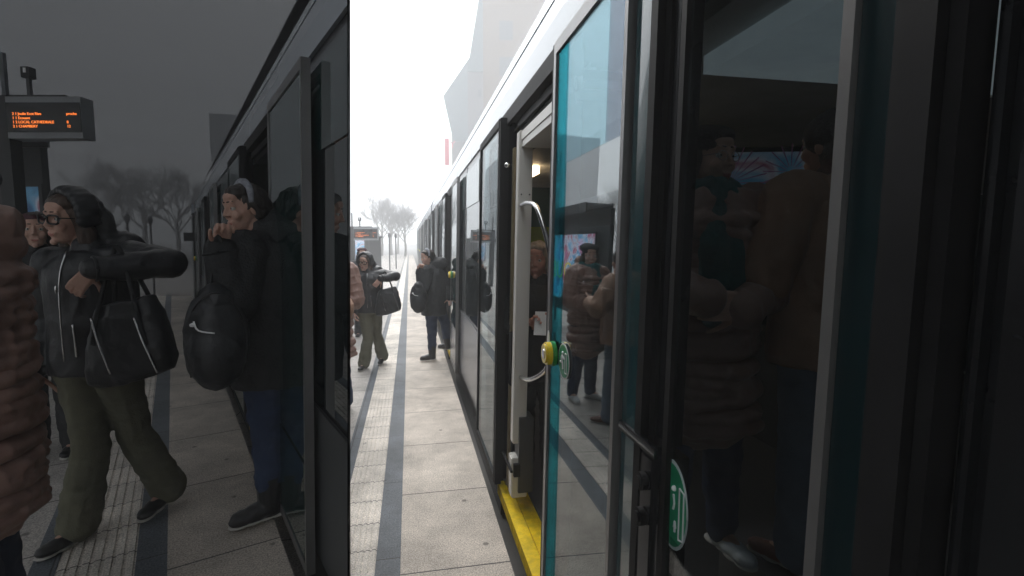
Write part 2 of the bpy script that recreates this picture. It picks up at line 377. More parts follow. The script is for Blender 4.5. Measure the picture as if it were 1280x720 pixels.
    # windows between the doors
    occ = sorted([(d0-.06, d1+.10) for d0, d1 in doors]+[(j-.38, j+.38) for j in joints])
    a = near if near is not None else s0
    segs = []
    for o0, o1 in occ+[(s1, s1)]:
        if o0-a > .05: segs.append((a, o0))
        a = max(a, o1)
    for a0, a1 in segs:
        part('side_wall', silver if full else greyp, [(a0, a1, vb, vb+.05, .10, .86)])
        part('skirt', blackp, [(a0, a1, vb+.02, vb+.06, -.28, .09)])
        part('window_surround', blackp, [(a0, a1, vb+.012, vb+.05, .86, 2.555)])
        x = a0+.03
        while x < a1-.12:
            w = min(1.15, a1-.03-x)
            wn = part('window', darkglass, [(x, x+w-.035, vb+.002, vb+.011, .90, 2.50)])
            if w > .9: part('opening_pane', greenglass, [(x+.04, x+w-.075, vb-.005, vb+.001, 2.08, 2.46)], wn)
            part('window_trim', chrome, [(x+w-.03, x+w-.008, vb-.003, vb+.010, .88, 2.53)], wn)
            x += w
    return root, part, bx, lean
mat_sky = glassmat('reflection_teal_tint', (.88, .94, .96), .015, gcol=(.6, .9, 1))
dimfilm = glassmat('reflection_dimmer', (.84, .86, .89), .0)

d_right = [(2.08, 3.42), (7.2, 8.5), (12.0, 13.3), (17.4, 18.7), (22.4, 23.7), (28, 29.3), (33, 34.3)]
T1, part, bx, lean = tram(FR, 45, 'white tram with open glass doors and a yellow door sill standing beside the bright platform', s1=42, doors=d_right, near=None, s0=1.05) if False else (None,)*4
def right_tram():
    root, part, bx, lean = tram(FR, 45, 'white tram with open glass doors and a yellow door sill standing beside the bright platform', s1=42, doors=d_right, s0=-2.3, near=3.52)
    fr = FR; vb = .60
    # body between the near window and the first door
    part('door_post', tealp, [(1.20, 1.325, .56, .60, .05, 2.55)])
    part('door_post', rubber, [(1.165, 1.20, .54, .62, .05, 2.55), (1.135, 1.163, .56, .62, .05, 2.55)])
    part('door_post', blackp, [(1.064, 1.133, .575, .60, 1.222, 2.555)])
    part('post_trim', blackp, [(1.10, 1.125, .565, .574, 1.23, 2.5)])
    part('post_trim', blackp, [(1.064, 1.08, .558, .574, 1.23, 2.55)])
    part('waist_rail', blackp, [(1.064, 1.27, .53, .539, 1.195, 1.22)])
    part('waist_rail', chrome, [(1.064, 1.27, .528, .5295, 1.204, 1.209)])
    part('lower_post', blackp, [(1.064, 1.198, .547, .62, .05, 1.193)])
    p = part('hinge_plate', blackp, [(1.09, 1.145, .538, .5465, .05, 1.18)])
    for z in (1.12, 1.03):
        bm = bmesh.new(); n = 20
        for va, vc, r in ((.522, .537, .022), (.516, .5215, .014)):
            A = [bm.verts.new(fr.P(1.118+r*cos(2*pi*k/n), va+lean(z), z+r*sin(2*pi*k/n))) for k in range(n)]
            B = [bm.verts.new(fr.P(1.118+r*cos(2*pi*k/n), vc+lean(z), z+r*sin(2*pi*k/n))) for k in range(n)]
            for k in range(n): bm.faces.new([A[k], A[(k+1) % n], B[(k+1) % n], B[k]])
            bm.faces.new(A); bm.faces.new(B)
        obj('hinge_knob', bm, rubber, p)
    # near dark glass door, seen from very close (right of the picture)
    d = part('door', rubber, [(1.041, 1.062, .545, .562, .05, 2.55), (.62, 1.04, .55, .60, .05, .1), (.62, 1.04, .55, .60, 2.5, 2.55)])
    part('glass', tintglass, [(.62, 1.04, .556, .562, .101, 2.499)], d)
    part('steel_edge', alu, [(.599, .619, .54, .56, .05, 2.55)], d)
    part('teal_edge', tealdark, [(.545, .598, .55, .57, .05, 2.55)], d)
    part('rubber_edge', rubber, [(.492, .544, .545, .60, .05, 2.55), (.47, .490, .56, .60, .05, 2.55)], d)
    part('door_post', blackp, [(-2.3, .468, .60, .66, .05, 2.555)])
    part('post_trim', blackp, [(.375, .425, .585, .599, .05, 2.55), (.445, .452, .585, .599, .05, 2.55), (.30, .325, .585, .599, .05, 2.55)])
    # green sticker close to the eye
    def disc(name, m, sc, zc, r, va, vc, par, n=32):
        bm = bmesh.new()
        A = [bm.verts.new(fr.P(sc+r*.66*cos(2*pi*k/n), va+lean(zc), zc+r*sin(2*pi*k/n))) for k in range(n)]
        B = [bm.verts.new(fr.P(sc+r*.66*cos(2*pi*k/n), vc+lean(zc), zc+r*sin(2*pi*k/n))) for k in range(n)]
        for k in range(n): bm.faces.new([A[k], A[(k+1) % n], B[(k+1) % n], B[k]])
        bm.faces.new(A); bm.faces.new(B); return obj(name, bm, m, par)
    sc, zc = 1.036, 1.10; v0 = .5690
    k0 = disc('exit_sticker', whitest, sc, zc, .105, v0-.0045, v0-.003, d)
    disc('green_field', greens, sc, zc, .097, v0-.0060, v0-.0047, k0)
    bm = bmesh.new(); vv = v0-.0068+lean(zc); q = lambda u, w: fr.P(sc-.012-u*.62, vv, zc+w)
    def bar(p, q_, r=.003): cap(bm, q(*p), r, q(*q_), r, n=8, balls=False)
    bar((.0, .03), (.008, .01)); bar((.008, .01), (.0, -.005)); bar((.014, -.03), (.014, -.055)); bar((.008, -.045), (.014, -.03)); bar((.020, -.045), (.014, -.03)); ball(bm, q(.004, .045), .007)
    for p, q_ in (((.04, .055), (.04, -.065)), ((.04, .055), (.07, .05)), ((.04, -.065), (.07, -.06)), ((.07, .05), (.07, -.06))): bar(p, q_, .002)
    obj('pictogram', bm, whitest, k0)
    # inside
    part('floor', intfloor, [(-2.2, 41, .76, 2.9, -.05, .018)], ln=False)
    part('ceiling', mat('interior_ceiling', (.35, .35, .34), .6), [(-2.2, 41, .99, 2.95, 2.44, 2.50)], ln=False)
    part('far_wall', silver, [(-2.3, 42, 2.96, 3.0, -.28, .95), (-2.3, 42, 2.96, 3.0, 2.2, 2.816)], ln=False)
    part('far_wall_lining', intdark, [(-2.3, 41, 2.90, 2.955, .02, 1.0), (-2.3, 41, 2.90, 2.955, 1.95, 2.43)], ln=False)
    part('far_window', glassmat('far_tint', (.12, .15, .15), .0), [(1.1+2*i, 3.0+2*i, 2.96, 2.97, 1.0, 1.95) for i in range(-1, 20)], ln=False)
    part('far_window_post', intdark, [(3.0+2*i, 3.1+2*i, 2.92, 3.0, 1.0, 1.95) for i in range(-2, 19)], ln=False)
    part('end_wall', white, [(-2.4, -2.3, .6, 3.0, -.28, 2.82), (42, 42.1, .6, 3.0, -.28, 2.82)], ln=False)
    part('ceiling_light', lamp, [(4.85, 5.5, 1.16, 1.24, 2.36, 2.43)], ln=False)
    part('ceiling_light', lamp, [(2.9, 3.5, 1.05, 1.12, 2.39, 2.43)], ln=False)  # strip added to light the man in the doorway
    part('added_glow_panel', mat('dim_fill_glow', (.6, .65, .68), .6, emit=((.75, .92, 1), .035)), [(-.4, 1.9, 1.15, 2.6, 2.36, 2.43)], ln=False)  # weak glowing panel added to lift the figures behind the near glass
    part('ceiling_light', lamp, [(9.0, 12.0, 1.6, 1.66, 2.40, 2.43)], ln=False)
    # white door column with grey door box, lock arm and handrail
    col = part('door_column', cream, [(3.02, 3.10, .605, .69, .45, 2.36), (3.02, 3.12, .60, .70, .10, .36)], bev=.006)
    part('column_box', greyp, [(3.0, 3.13, .64, .73, .14, .62)], col)
    part('hinge_arm', rubber, [(2.99, 3.015, .61, .65, .25, .33), (2.97, 3.28, .585, .599, .29, .305)], col)
    part('bolt', rubber, [(3.012, 3.019, 1*.62+.05*k, .626+.05*k, 1.98, 1.988) for k in (0, 1)], col)
    part('door_seal_strip', brass, [(3.24, 3.30, .62, .64, .06, 2.3)])
    part('lock_rod', rubber, [(3.17, 3.20, .625, .65, .06, 2.35), (3.16, 3.24, .61, .66, .78, 1.12)])
    part('window_surround', blackp, [(3.43, 3.52, .64, .70, .05, 2.5), (3.32, 3.42, .62, .70, .04, 2.5)])
    bm = bmesh.new(); ball(bm, fr.P(3.2, .61, 2.18), .018); obj('door_stop', bm, chrome, root, True)
    bm = bmesh.new()
    tube(bm, spline([fr.P(3.03, .66, 1.92), fr.P(2.82, .66, 1.92), fr.P(2.60, .66, 1.86), fr.P(2.50, .70, 1.6), fr.P(2.49, .70, 1.25), fr.P(2.55, .70, 1.05), fr.P(2.75, .66, .93), fr.P(3.03, .66, .87)], 6), .013, 12)
    obj('handrail', bm, chrome, root, True)
    # inner features: green seats, bulkhead
    part('bulkhead', intgreen, [(4.6, 4.66, 1.0, 1.55, 1.5, 2.2)], ln=False)
    part('notice_panel', mat('lime_panel', (.30, .45, .03), .6), [(4.58, 4.598, 1.05, 1.4, 1.55, 1.84)], ln=False)
    part('bulkhead_post', greyp, [(4.55, 4.6, .98, 1.03, .02, 2.43)], ln=False)
    for k, (a, v) in enumerate([(5.2, 1.2), (5.2, 1.75), (6.0, 1.2)]):
        st = part('seat', mat('seat_fabric', (.03, .06, .06), .8), [(a, a+.45, v, v+.45, .42, .52)], bev=.02, ln=False)
        part('seat_back', mat('seat_fabric', (.03, .06, .06), .8), [(a+.42, a+.5, v, v+.45, .52, 1.2)], st, ln=False)
    part('seat_platform', intfloor, [(-2.2, 1.9, 1.3, 2.9, .02, .45)], ln=False)
    return root
TR = right_tram()
TL, lp, _, _ = tram(FL, 19, 'dim grey tram with open doors standing beside the raised platform on the left', vb=.45, vl=.39,
           s0=1.4, s1=15.6, doors=[(2.95, 4.35), (7.9, 9.2), (13.2, 14.5)], full=False, depth=.30, near=1.4)
lp('inner_shell', intdark, [(2.9, 15.6, .70, .74, -.28, 2.9)], ln=False)
lp('end_wall', white, [(15.6, 15.66, .45, .74, -.28, 2.82)], ln=False)
lp('side_mirror', rubber, [(15.0, 15.12, .24, .44, 1.7, 1.95)], ln=False)

def clip_tree(o, co, no):
    for ch in list(o.children): clip_tree(ch, co, no)
    if o.type != 'MESH': return
    b = bmesh.new(); b.from_mesh(o.data)
    ge = b.verts[:]+b.edges[:]+b.faces[:]
    res = bmesh.ops.bisect_plane(b, geom=ge, plane_co=co, plane_no=no, clear_outer=True)
    ce = [e for e in res['geom_cut'] if isinstance(e, bmesh.types.BMEdge)]
    if ce:
        try: bmesh.ops.holes_fill(b, edges=ce)
        except Exception: pass
    if len(b.faces) == 0: b.free(); bpy.data.objects.remove(o); return
    b.to_mesh(o.data); b.free()
_n = ray(438, 100).cross(ray(438, 650)).normalized()
if _n.x < 0: _n = -_n
clip_tree(TL, V((0, 0, EYE))-_n*.006, _n)
for o in list(C.objects):
    if o.name.startswith('raised_'):
        q_ = Matrix.Rotation(-FL.th, 3, 'Z'); clip_tree(o, q_ @ (V((0, 0, EYE))-_n*.012), q_ @ _n)
# ------------------------------------------------------------ smoked glass pavilion, added to darken both sides of the view
def on_ray(px, Y): return (Y*(px-640)/640/(cos(PITCH)), Y) if False else ((px-640)/640*Y/cos(PITCH), Y)
A = (-.3165, 1.0); B = (.33, 1.0)
rayL = V((-.3165, 1.0)).normalized()
# where the partition leaves the sight line and runs on behind the left tram (v = .80)
den = rayL.x*FL.n.x+rayL.y*FL.n.y; K = rayL*(.80/den)
K2 = V((FL.n.x, FL.n.y))*.775+V((FL.t.x, FL.t.y))*2.95
E_ = K2 + V((FL.t.x, FL.t.y))*12.6
HZ = 3.3
pav = empty('added_dimming_pavilion', (-4, 0, 0), 0, 'added dark glass pavilion that dims the raised platform and the near end of the tram', 'pavilion')
def wall2(name, p, q, z0, z1, th, m, par=pav):
    p = V(p); q = V(q); d = (q-p).normalized(); n = V((-d.y, d.x))*th
    bm = bmesh.new(); prism(bm, [p, q, q+n, p+n], z0, z1); o = obj(name, bm, m, par); o.location = -V(par.location) if par else (0, 0, 0); return o
FWL = (-11.0, E_.y); 
def plan(Y, z):                       # where the leaning first pane stands at depth Y and height z
    return ((-_n.y*Y-_n.z*(z-EYE))/_n.x, Y)
bm = bmesh.new(); _q = []
for z in (-.29, HZ):
    a = plan(A[1], z); k = plan(K2.y, z); _q += [(a[0], a[1], z), (k[0], k[1], z), (k[0]-.006, k[1], z), (a[0]-.006, a[1], z)]
hexa(bm, _q); o = obj('side_pane', bm, smoked, pav); o.location = -V(pav.location)
_t = plan(K2.y, HZ); bm = bmesh.new()            # narrow filler where the leaning pane meets the upright one
hexa(bm, [(K2.x-.008, K2.y+.002, -.28), (K2.x-.007, K2.y+.002, -.28), (K2.x-.007, K2.y+.008, -.28), (K2.x-.008, K2.y+.008, -.28),
          (K2.x-.008, K2.y+.002, HZ-.002), (_t[0]-.008, K2.y+.002, HZ-.002), (_t[0]-.008, K2.y+.008, HZ-.002), (K2.x-.008, K2.y+.008, HZ-.002)])
o = obj('filler_pane', bm, smoked, pav); o.location = -V(pav.location)
wall2('side_pane', K2, E_, -.29, HZ, .008, smoked)
wall2('end_pane', E_, FWL, .2, HZ, .01, smoked)
wall2('side_pane', FWL, (-11.0, 7.0), .2, HZ, .01, smoked)
wall2('side_pane', (-11.0, 6.99), (-11.0, -2.6), -.01, HZ, .01, lightsmoked)
wall2('back_pane', (-11.0, -2.6), (-.3, -2.6), .001, HZ, .01, lightsmoked)
wall2('back_pane', (-.29, -2.6), (3.6, -2.6), .001, HZ, .01, midsmoked)
wall2('side_pane', (3.6, -2.6), (3.6, 3.6*1.0/.33), .001, HZ, .01, smoked)
wall2('fascia', (3.6, 3.6/.33), (.78*.33/.33, .78/.33) if False else (.62, .62/.33), 3.14, HZ, .01, smoked)
bm = bmesh.new(); _A = plan(A[1], HZ); _K = plan(K2.y, HZ)
prism(bm, [B, (3.6, 3.6/.33), (3.6, -2.6)], HZ, HZ+.01)
obj('roof_pane', bm, smoked, pav).location = -V(pav.location); bm = bmesh.new()
prism(bm, [(-.3, -2.6), (3.595, -2.6), (B[0]-.003, B[1]), _A], HZ, HZ+.01)
obj('roof_pane', bm, smoked, pav).location = -V(pav.location); bm = bmesh.new()
prism(bm, [(-11.0, .905), (_A[0]-.02, .905), _A, _K, tuple(E_), FWL], HZ, HZ+.01)
o = obj('roof_pane', bm, smoked, pav); o.location = -V(pav.location)
bm = bmesh.new(); prism(bm, [(-.305, .895), (-11.0, .895), (-11.0, -2.6), (-.305, -2.6)], HZ, HZ+.01)
o = obj('roof_pane', bm, lightsmoked, pav); o.location = -V(pav.location)

# pale office block across the platform (shows mirrored in the door glass)
off = empty('building', FR.P(34, -9, -.3), FR.th+pi/2, 'pale stepped office block with rows of windows, mirrored in the open tram door', 'building')
def bb(name, m, *a):
    bm = bmesh.new()
    for it in a: box(bm, *it)
    return obj(name, bm, m, off)
offm = mat('office_cladding', (.42, .43, .45), .6, 0, .15, .4)
bb('wall', offm, (0, 6, 0, 2.5, 0, 9.6)); bb('wall', offm, (6.01, 13, -.6, 2.5, 0, 11.0)); bb('wall', offm, (13.01, 38, 0, 2.5, 0, 12.4))
for i in range(13):
    for k in range(3):
        x = .7+2.6*i; yy = -.6 if 6 < x < 13 else 0
        bb('window', mat('office_window', (.06, .08, .09), .3), (x, x+1.5, yy-.06, yy-.002, 2.0+2.5*k, 3.7+2.5*k))
for k in range(2): bb('panel_joint', greyp, (0, 5.9, -.03, -.002, 4.1+2.5*k, 4.25+2.5*k)); bb('panel_joint', greyp, (13.1, 34, -.03, -.002, 4.1+2.5*k, 4.25+2.5*k))

# ------------------------------------------------------------ shelters, posters, boards
blackm = mat('black_metal', (.02, .021, .023), .4, .3, .1)
def poster_mat(em=.35, nm='poster_print'):
    m = bpy.data.materials.new(nm); m.use_nodes = True; n = m.node_tree; b = n.nodes['Principled BSDF']
    tc = n.nodes.new('ShaderNodeTexCoord')
    vo = n.nodes.new('ShaderNodeTexVoronoi'); vo.inputs['Scale'].default_value = 4.5
    nz = n.nodes.new('ShaderNodeTexNoise'); nz.inputs['Scale'].default_value = 2.6; nz.inputs['Detail'].default_value = 3; nz.inputs['Distortion'].default_value = 1.5
    n.links.new(tc.outputs['Object'], vo.inputs['Vector']); n.links.new(tc.outputs['Object'], nz.inputs[0])
    cr = n.nodes.new('ShaderNodeValToRGB'); e = cr.color_ramp.elements
    e[0].position = .3; e[0].color = (.02, .09, .28, 1); e[1].position = .72; e[1].color = (.55, .16, .42, 1)
    for p, c in ((.42, (.12, .38, .62, 1)), (.52, (.55, .6, .72, 1)), (.62, (.35, .05, .12, 1))):
        q = e.new(p); q.color = c
    n.links.new(nz.outputs[0], cr.inputs[0]); n.links.new(cr.outputs[0], b.inputs['Base Color']); b.inputs['Roughness'].default_value = .3
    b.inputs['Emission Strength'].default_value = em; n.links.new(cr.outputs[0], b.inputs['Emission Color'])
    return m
poster_m = poster_mat(); poster_d = poster_mat(.02, 'poster_print_dim')  # second one is a dimmer copy, still glowing faintly
lem = mat('poster_yellow', (.75, .62, .12), .5, emit=((.75, .62, .12), .25))
def shelter(origin, ang, w, h, label, depth=.9, words=True):
    r = empty('tram_shelter', origin, ang, label, 'shelter')
    bm = bmesh.new(); box(bm, 0, w, .0, .04, .3, h); obj('back_panel', bm, blackm, r)
    for x in (0, w*.5, w-.05):
        bm = bmesh.new(); box(bm, x, x+.05, -.04, -.001, 0, h); obj('post', bm, blackm, r)
    bm = bmesh.new()
    for i in range(7): box(bm, -.1, w+.1, -depth+i*depth/7, -depth+i*depth/7+depth/9, h+.03, h+.06)
    obj('roof_slats', bm, mat('grey_slat', (.16, .17, .18), .5), r)
    bm = bmesh.new(); box(bm, -.1, w+.1, -depth-.03, -depth-.005, h-.10, h+.07); box(bm, -.1, w+.1, -.06, -.041, h-.02, h+.07); obj('fascia', bm, blackm, r)
    return r
def poster(origin, ang, w, h, label, plain=False):
    r = empty('poster', origin, ang, label, 'poster')
    bm = bmesh.new(); box(bm, 0, w, -.03, 0, 0, h); obj('frame', bm, blackm, r)
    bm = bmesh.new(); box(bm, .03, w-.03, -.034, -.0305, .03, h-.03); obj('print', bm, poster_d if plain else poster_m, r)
    if plain is True: return r
    bm = bmesh.new()
    for (cx, cz, rr, k) in ((w*.25, h*.82, .16, 16), (w*.72, h*.74, .22, 26)):
        for i in range(k):
            t = 2*pi*i/k; cap(bm, (cx+.03*cos(t), -.036, cz+.03*sin(t)), .0015, (cx+rr*cos(t), -.036, cz+rr*sin(t)), .004, n=5, balls=False)
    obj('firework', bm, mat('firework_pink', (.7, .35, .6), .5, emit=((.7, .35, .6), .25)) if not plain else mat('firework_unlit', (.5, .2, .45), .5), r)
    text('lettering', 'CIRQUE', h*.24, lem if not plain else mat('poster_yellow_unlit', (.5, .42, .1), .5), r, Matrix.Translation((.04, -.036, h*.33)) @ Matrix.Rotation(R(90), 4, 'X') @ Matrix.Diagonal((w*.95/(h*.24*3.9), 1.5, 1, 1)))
    return r
# shelter behind the people, facing the bright platform (its back to the added pavilion wall)
f0 = Fr(FL.th)
def facing(fr, out=True): return fr.th+pi/2        # local x runs along the tram, local -y faces right
SH = shelter(FR.P(8.35, -2.25, 0), FR.th+pi/2, 6.2, 2.4, 'black tram shelter mirrored in the open glass door behind the woman in a beret', depth=.5)
PO = poster(FR.P(8.9, -2.19, .55), FR.th+pi/2, 3.1, 1.45, 'lit circus poster with fireworks and yellow capitals, mirrored in the open tram door')
text('sign_lettering', "HOO, ch", .16, whitest, SH, Matrix.Translation((2.0, -.535, 2.34)) @ Matrix.Rotation(R(90), 4, 'X'))

pN = at(866, 300, 3.1); zb_ = at(866, 352, 3.1).z
PN = poster((pN.x, pN.y, zb_), R(-4), .75, .80, 'dim circus poster, mirrored to stand for a reflection behind the dim woman in a beret', 'unlit')
PN.scale = (-1, 1, 1); PN.location.x += .75  # flipped print set behind the glass to imitate a mirror image

def board(origin, ang, sc, zc, label, rod=True):
    r = empty('departure_board', origin, ang, label, 'display board', 'departure boards on the platforms')
    r.scale = (sc, sc, sc); z = zc/sc
    bm = bmesh.new(); box(bm, -.05, .52, -.06, .06, z-.15, z+.16, 0); obj('casing', bm, mat('board_casing', (.22, .23, .24), .45), r)
    bm = bmesh.new(); box(bm, -.045, .515, -.066, -.061, z-.105, z+.115); obj('screen', bm, blackp, r)
    led = mat('orange_led', (.8, .2, .03), .5, emit=((1, .23, .04), .55))
    rows = [('2 1 Joulie Ecot Rive', 'proche'), ('1 1 Ecouant', ''), ('1 2 LOCAL CATHEDRALE', '8'), ('2 1 CHAMBERY', '12')]
    for i, (a, b) in enumerate(rows):
        zz = z+.022-.031*i
        t = text('led_line', a, .028, led, r, Matrix.Translation((0, -.0675, zz)) @ Matrix.Rotation(R(90), 4, 'X'))
        if b: text('led_line', b, .028, led, r, Matrix.Translation((.41, -.0675, zz)) @ Matrix.Rotation(R(90), 4, 'X'))
    bm = bmesh.new(); prism(bm, [(0, 0), (0, .0)], 0, 0) if False else None
    hexa(bm, [(.19, -.069, z+.005), (.27, -.069, z+.02), (.27, -.0675, z+.02), (.19, -.0675, z+.005), (.2, -.069, z+.045), (.26, -.069, z+.035), (.26, -.0675, z+.035), (.2, -.0675, z+.045)])
    obj('reflection_mark', bm, whitest, r) if False else bm.free()
    bm = bmesh.new(); box(bm, -.15, -.052, -.05, .05, 0, z+.175); box(bm, -.15, .38, -.03, .03, z+.162, z+.18); obj('post', bm, blackm, r)
    bm = bmesh.new(); box(bm, -.115, -.085, -.015, .015, z+.18, z+.50); obj('mast', bm, mat('pole_grey', (.1, .11, .12), .5), r)
    bm = bmesh.new(); box(bm, .075, .10, -.012, .012, z+.18, z+.31); obj('camera_rod', bm, greyp, r)
    bm = bmesh.new(); box(bm, .055, .12, -.03, .03, z+.31, z+.39); box(bm, .078, .098, -.034, -.0305, z+.345, z+.38, 1); obj('camera_head', bm, [blackm, whitest], r)
    return r
pL = at(26, 150, 3.4); board((pL.x, pL.y, .3), 0, .84, pL.z-.3, 'dim departure board with orange lines on a black post at the far left')
pC = at(445.5, 292.5, 20); board((pC.x, pC.y, 0), 0, 1.62, pC.z, 'bright departure board with orange lines beyond the woman in glasses')
# shelters with pink posters behind the women
pS = at(-48, 190, 5.2); s1_ = shelter((pS.x, pS.y, .3), R(0), .82, 2.35, 'dim slatted shelter roof below the left departure board', depth=1.0)
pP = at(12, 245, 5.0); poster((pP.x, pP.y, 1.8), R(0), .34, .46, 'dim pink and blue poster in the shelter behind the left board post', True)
pS2 = at(444, 306, 26); shelter((pS2.x, pS2.y, 0), R(0), 1.3, 1.95, 'grey slatted shelter below the bright departure board', depth=1.6)
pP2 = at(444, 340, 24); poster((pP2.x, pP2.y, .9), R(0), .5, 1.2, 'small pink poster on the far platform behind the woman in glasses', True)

# thin poles in the fog
for i, (px, y0, Y) in enumerate([(487, 292, 30), (495, 294, 33)]):
    for zf, lab in ((0, None),):
        p = at(px, 320, Y); bm = bmesh.new(); tube(bm, [(0, 0, 0), (0, 0, 2.3)], .04, 8); ball(bm, (0, 0, 2.4), (.09, .09, .16))
        o = obj('lamp_post', bm, greyp, None, loc=(p.x, p.y, -.3)); tag(o, ['slim grey bollard lamp in the fog, nearer the woman in glasses', 'slim grey bollard lamp in the fog, nearer the far tram end'][i], 'lamp', 'bollard lamps in the fog')
for i, (px, Y) in enumerate([(157, 15.5), (186, 17)]):
    p = at(px, 250, Y); bm = bmesh.new(); tube(bm, [(0, 0, 0), (0, 0, 2.3)], .035, 8); ball(bm, (0, 0, 2.42), (.08, .08, .15))
    o = obj('lamp_post', bm, greyp, None, loc=(p.x, p.y, -.0)); tag(o, ['dim slim bollard lamp behind the raised arm of the dim woman', 'dim slim bollard lamp right of the raised elbow'][i], 'lamp', 'bollard lamps in the fog')

# ------------------------------------------------------------ far buildings
beige = mat('beige_facade', (.13, .095, .07), .85, 0, .12, .3, bump=.2, bscale=3)
pale = mat('pale_facade', (.12, .11, .11), .8, 0, .08, .3)
gl = mat('facade_glass', (.06, .09, .10), .5, 0, .1)
def building(name_label, Y, pxs, ytop, m, extra=None, d=14):
    p = at(pxs[0], 300, Y); q = at(pxs[1], 300, Y); zt = at(pxs[0], ytop, Y).z
    r = empty('building', (p.x, Y, -.3), 0, name_label, 'building')
    w = q.x-p.x; bm = bmesh.new(); box(bm, 0, w, 0, d, 0, zt+.3); obj('wall', bm, m, r)
    return r, w, zt+.3
r, w, h = building('tall beige block rising into the fog behind the tram roof', 52, (605, 790), -6, beige)
bm = bmesh.new(); box(bm, -.15, w, -.15, 14, h+.002, h+.5); obj('parapet', bm, pale, r)
for i in range(3):
    for j in range(7):
        bm = bmesh.new(); box(bm, 1.6+i*4, 2.9+i*4, -.06, -.004, h-4.2-j*3.4, h-2.4-j*3.4); obj('window', bm, greyp, r)
r, w, h = building('pale stepped block with a slanted glass corner in the fog', 56, (586, 640), 78, pale)
bm = bmesh.new(); hexa(bm, [(-.02, -.3, h-9), (-.01, 8, h-9), (-.01, 8, h-9), (-.02, -.3, h-9.01), (-.02, -.3, h), (4, -.3, h+7), (4, 8, h+7), (-.02, 8, h)]) if False else prism(bm, [(0, 0), (1.6, 0), (1.6, 6), (0, 6)], 0, 0.1)
bm.free()
bm = bmesh.new(); vs = [bm.verts.new(c) for c in ((-.01, -.25, h-1), (1.7, -.25, h+9), (1.7, -.25, h-1), (-.01, 5, h-1), (1.7, 5, h+9), (1.7, 5, h-1))]
for f in ((0, 1, 2), (5, 4, 3), (0, 3, 4, 1), (1, 4, 5, 2), (2, 5, 3, 0)): bm.faces.new([vs[i] for i in f])
obj('glass_corner', bm, gl, r)
for i, zz in enumerate((h-3.6, h-8)):
    bm = bmesh.new(); box(bm, 1.1, 1.5, -.06, -.004, zz, zz+.8); obj('window', bm, greyp, r)
r, w, h = building('low pale block with grey letters and a pointed glass bay in the fog', 60, (566, 612), 150, mat('pale_facade_low', (.13, .115, .11), .8, 0, .08, .4))
bm = bmesh.new(); vs = [bm.verts.new(c) for c in ((-.9, -.2, h+2.6), (.2, -.2, h-2.4), (2.6, -.2, h+7.5), (2.6, -.2, h-2.4), (-.9, 4, h+2.6), (.2, 4, h-2.4), (2.6, 4, h+7.5), (2.6, 4, h-2.4))]
for f in ((0, 1, 3, 2), (6, 7, 5, 4), (0, 4, 5, 1), (1, 5, 7, 3), (3, 7, 6, 2), (2, 6, 4, 0)): bm.faces.new([vs[i] for i in f])
obj('glass_bay', bm, gl, r)
text('letters', 'H\nN', 1.9, greyp, r, Matrix.Translation((.9, -.1, h-1)) @ Matrix.Rotation(R(90), 4, 'X'), .04)
pp = at(556, 206, 56); sg = empty('shop_sign', (pp.x, pp.y, pp.z), 0, 'tall narrow red vertical sign on the foggy pale block', 'sign')
zt = at(556, 173, 56).z-pp.z; bm = bmesh.new(); box(bm, 0, .45, 0, .4, 0, zt); obj('panel', bm, mat('sign_red', (.5, .03, .06), .5), sg)
text('lettering', 'Y', 1.1, MATS['sign_red'], sg, Matrix.Translation((.5, .1, zt-1.0)) @ Matrix.Rotation(R(90), 4, 'X'), .04)

# ------------------------------------------------------------ winter trees
bark = mat('bark', (.09, .075, .065), .9, 0, .3, 4)
twigm = mat('twigs', (.10, .085, .078), .9, 0, .3, 3)
def tree(x, y, h, label, seed, group):
    rnd = random.Random(seed); r = empty('winter_tree', (x, y, -.3), 0, label, 'tree', group)
    tb = bmesh.new(); cb = bmesh.new()
    tube(tb, spline([(0, 0, 0), (rnd.uniform(-.1, .1), 0, h*.2), (rnd.uniform(-.2, .2), .1, h*.42)], 4), [h*.022*(1-.04*i) for i in range(9)], 8)
    def branch(p, d, L, rr, dep):
        q = p+d*L+V((0, 0, L*.08)); m_ = (p+q)/2+V((rnd.uniform(-1, 1), rnd.uniform(-1, 1), rnd.uniform(-.5, .8)))*L*.08
        tube(cb if dep else tb, [p, m_, q], [rr, rr*.8, rr*.6], 5 if dep < 2 else 3)
        if dep >= 5: return
        for k in range(rnd.choice((3, 4)) if dep < 3 else 3):
            e = (d+V((rnd.uniform(-1, 1), rnd.uniform(-1, 1), rnd.uniform(-.45, .85)))*.75).normalized()
            branch(p+(q-p)*rnd.uniform(.45, 1), e, L*rnd.uniform(.6, .8), rr*.6, dep+1)
    for k in range(6):
        t = 2*pi*k/6+rnd.uniform(-.4, .4); branch(V((0, 0, h*rnd.uniform(.24, .42))), V((cos(t)*.75, sin(t)*.75, rnd.uniform(.6, 1.3))).normalized(), h*rnd.uniform(.17, .26), h*.0085, 0)
    obj('trunk', tb, bark, r, True); obj('crown', cb, twigm, r); return r
tl_ = ['bare tree in the fog just right of the departure board', 'bare tree in the fog above the woman in glasses', 'bare tree in the fog against the far end of the tram', 'faint bare tree farthest back over the platform']
for i, (px, Y, h) in enumerate([(477, 64, 7.6), (489, 74, 9.4), (506, 62, 7.4), (497, 88, 10)]):
    p = at(px, 300, Y); tree(p.x, Y, h, tl_[i], 20+i, 'bare trees in the fog')
tl2 = ['dim bare tree right of the left departure board', 'dim bare tree above the raised arm of the dim woman', 'dim bare tree close to the far end of the left tram']
for i, (px, Y, h) in enumerate([(135, 48, 10.5), (182, 56, 13), (222, 46, 9.5)]):
    p = at(px, 300, Y); tree(p.x, Y, h, tl2[i], 60+i, 'bare trees in the fog')
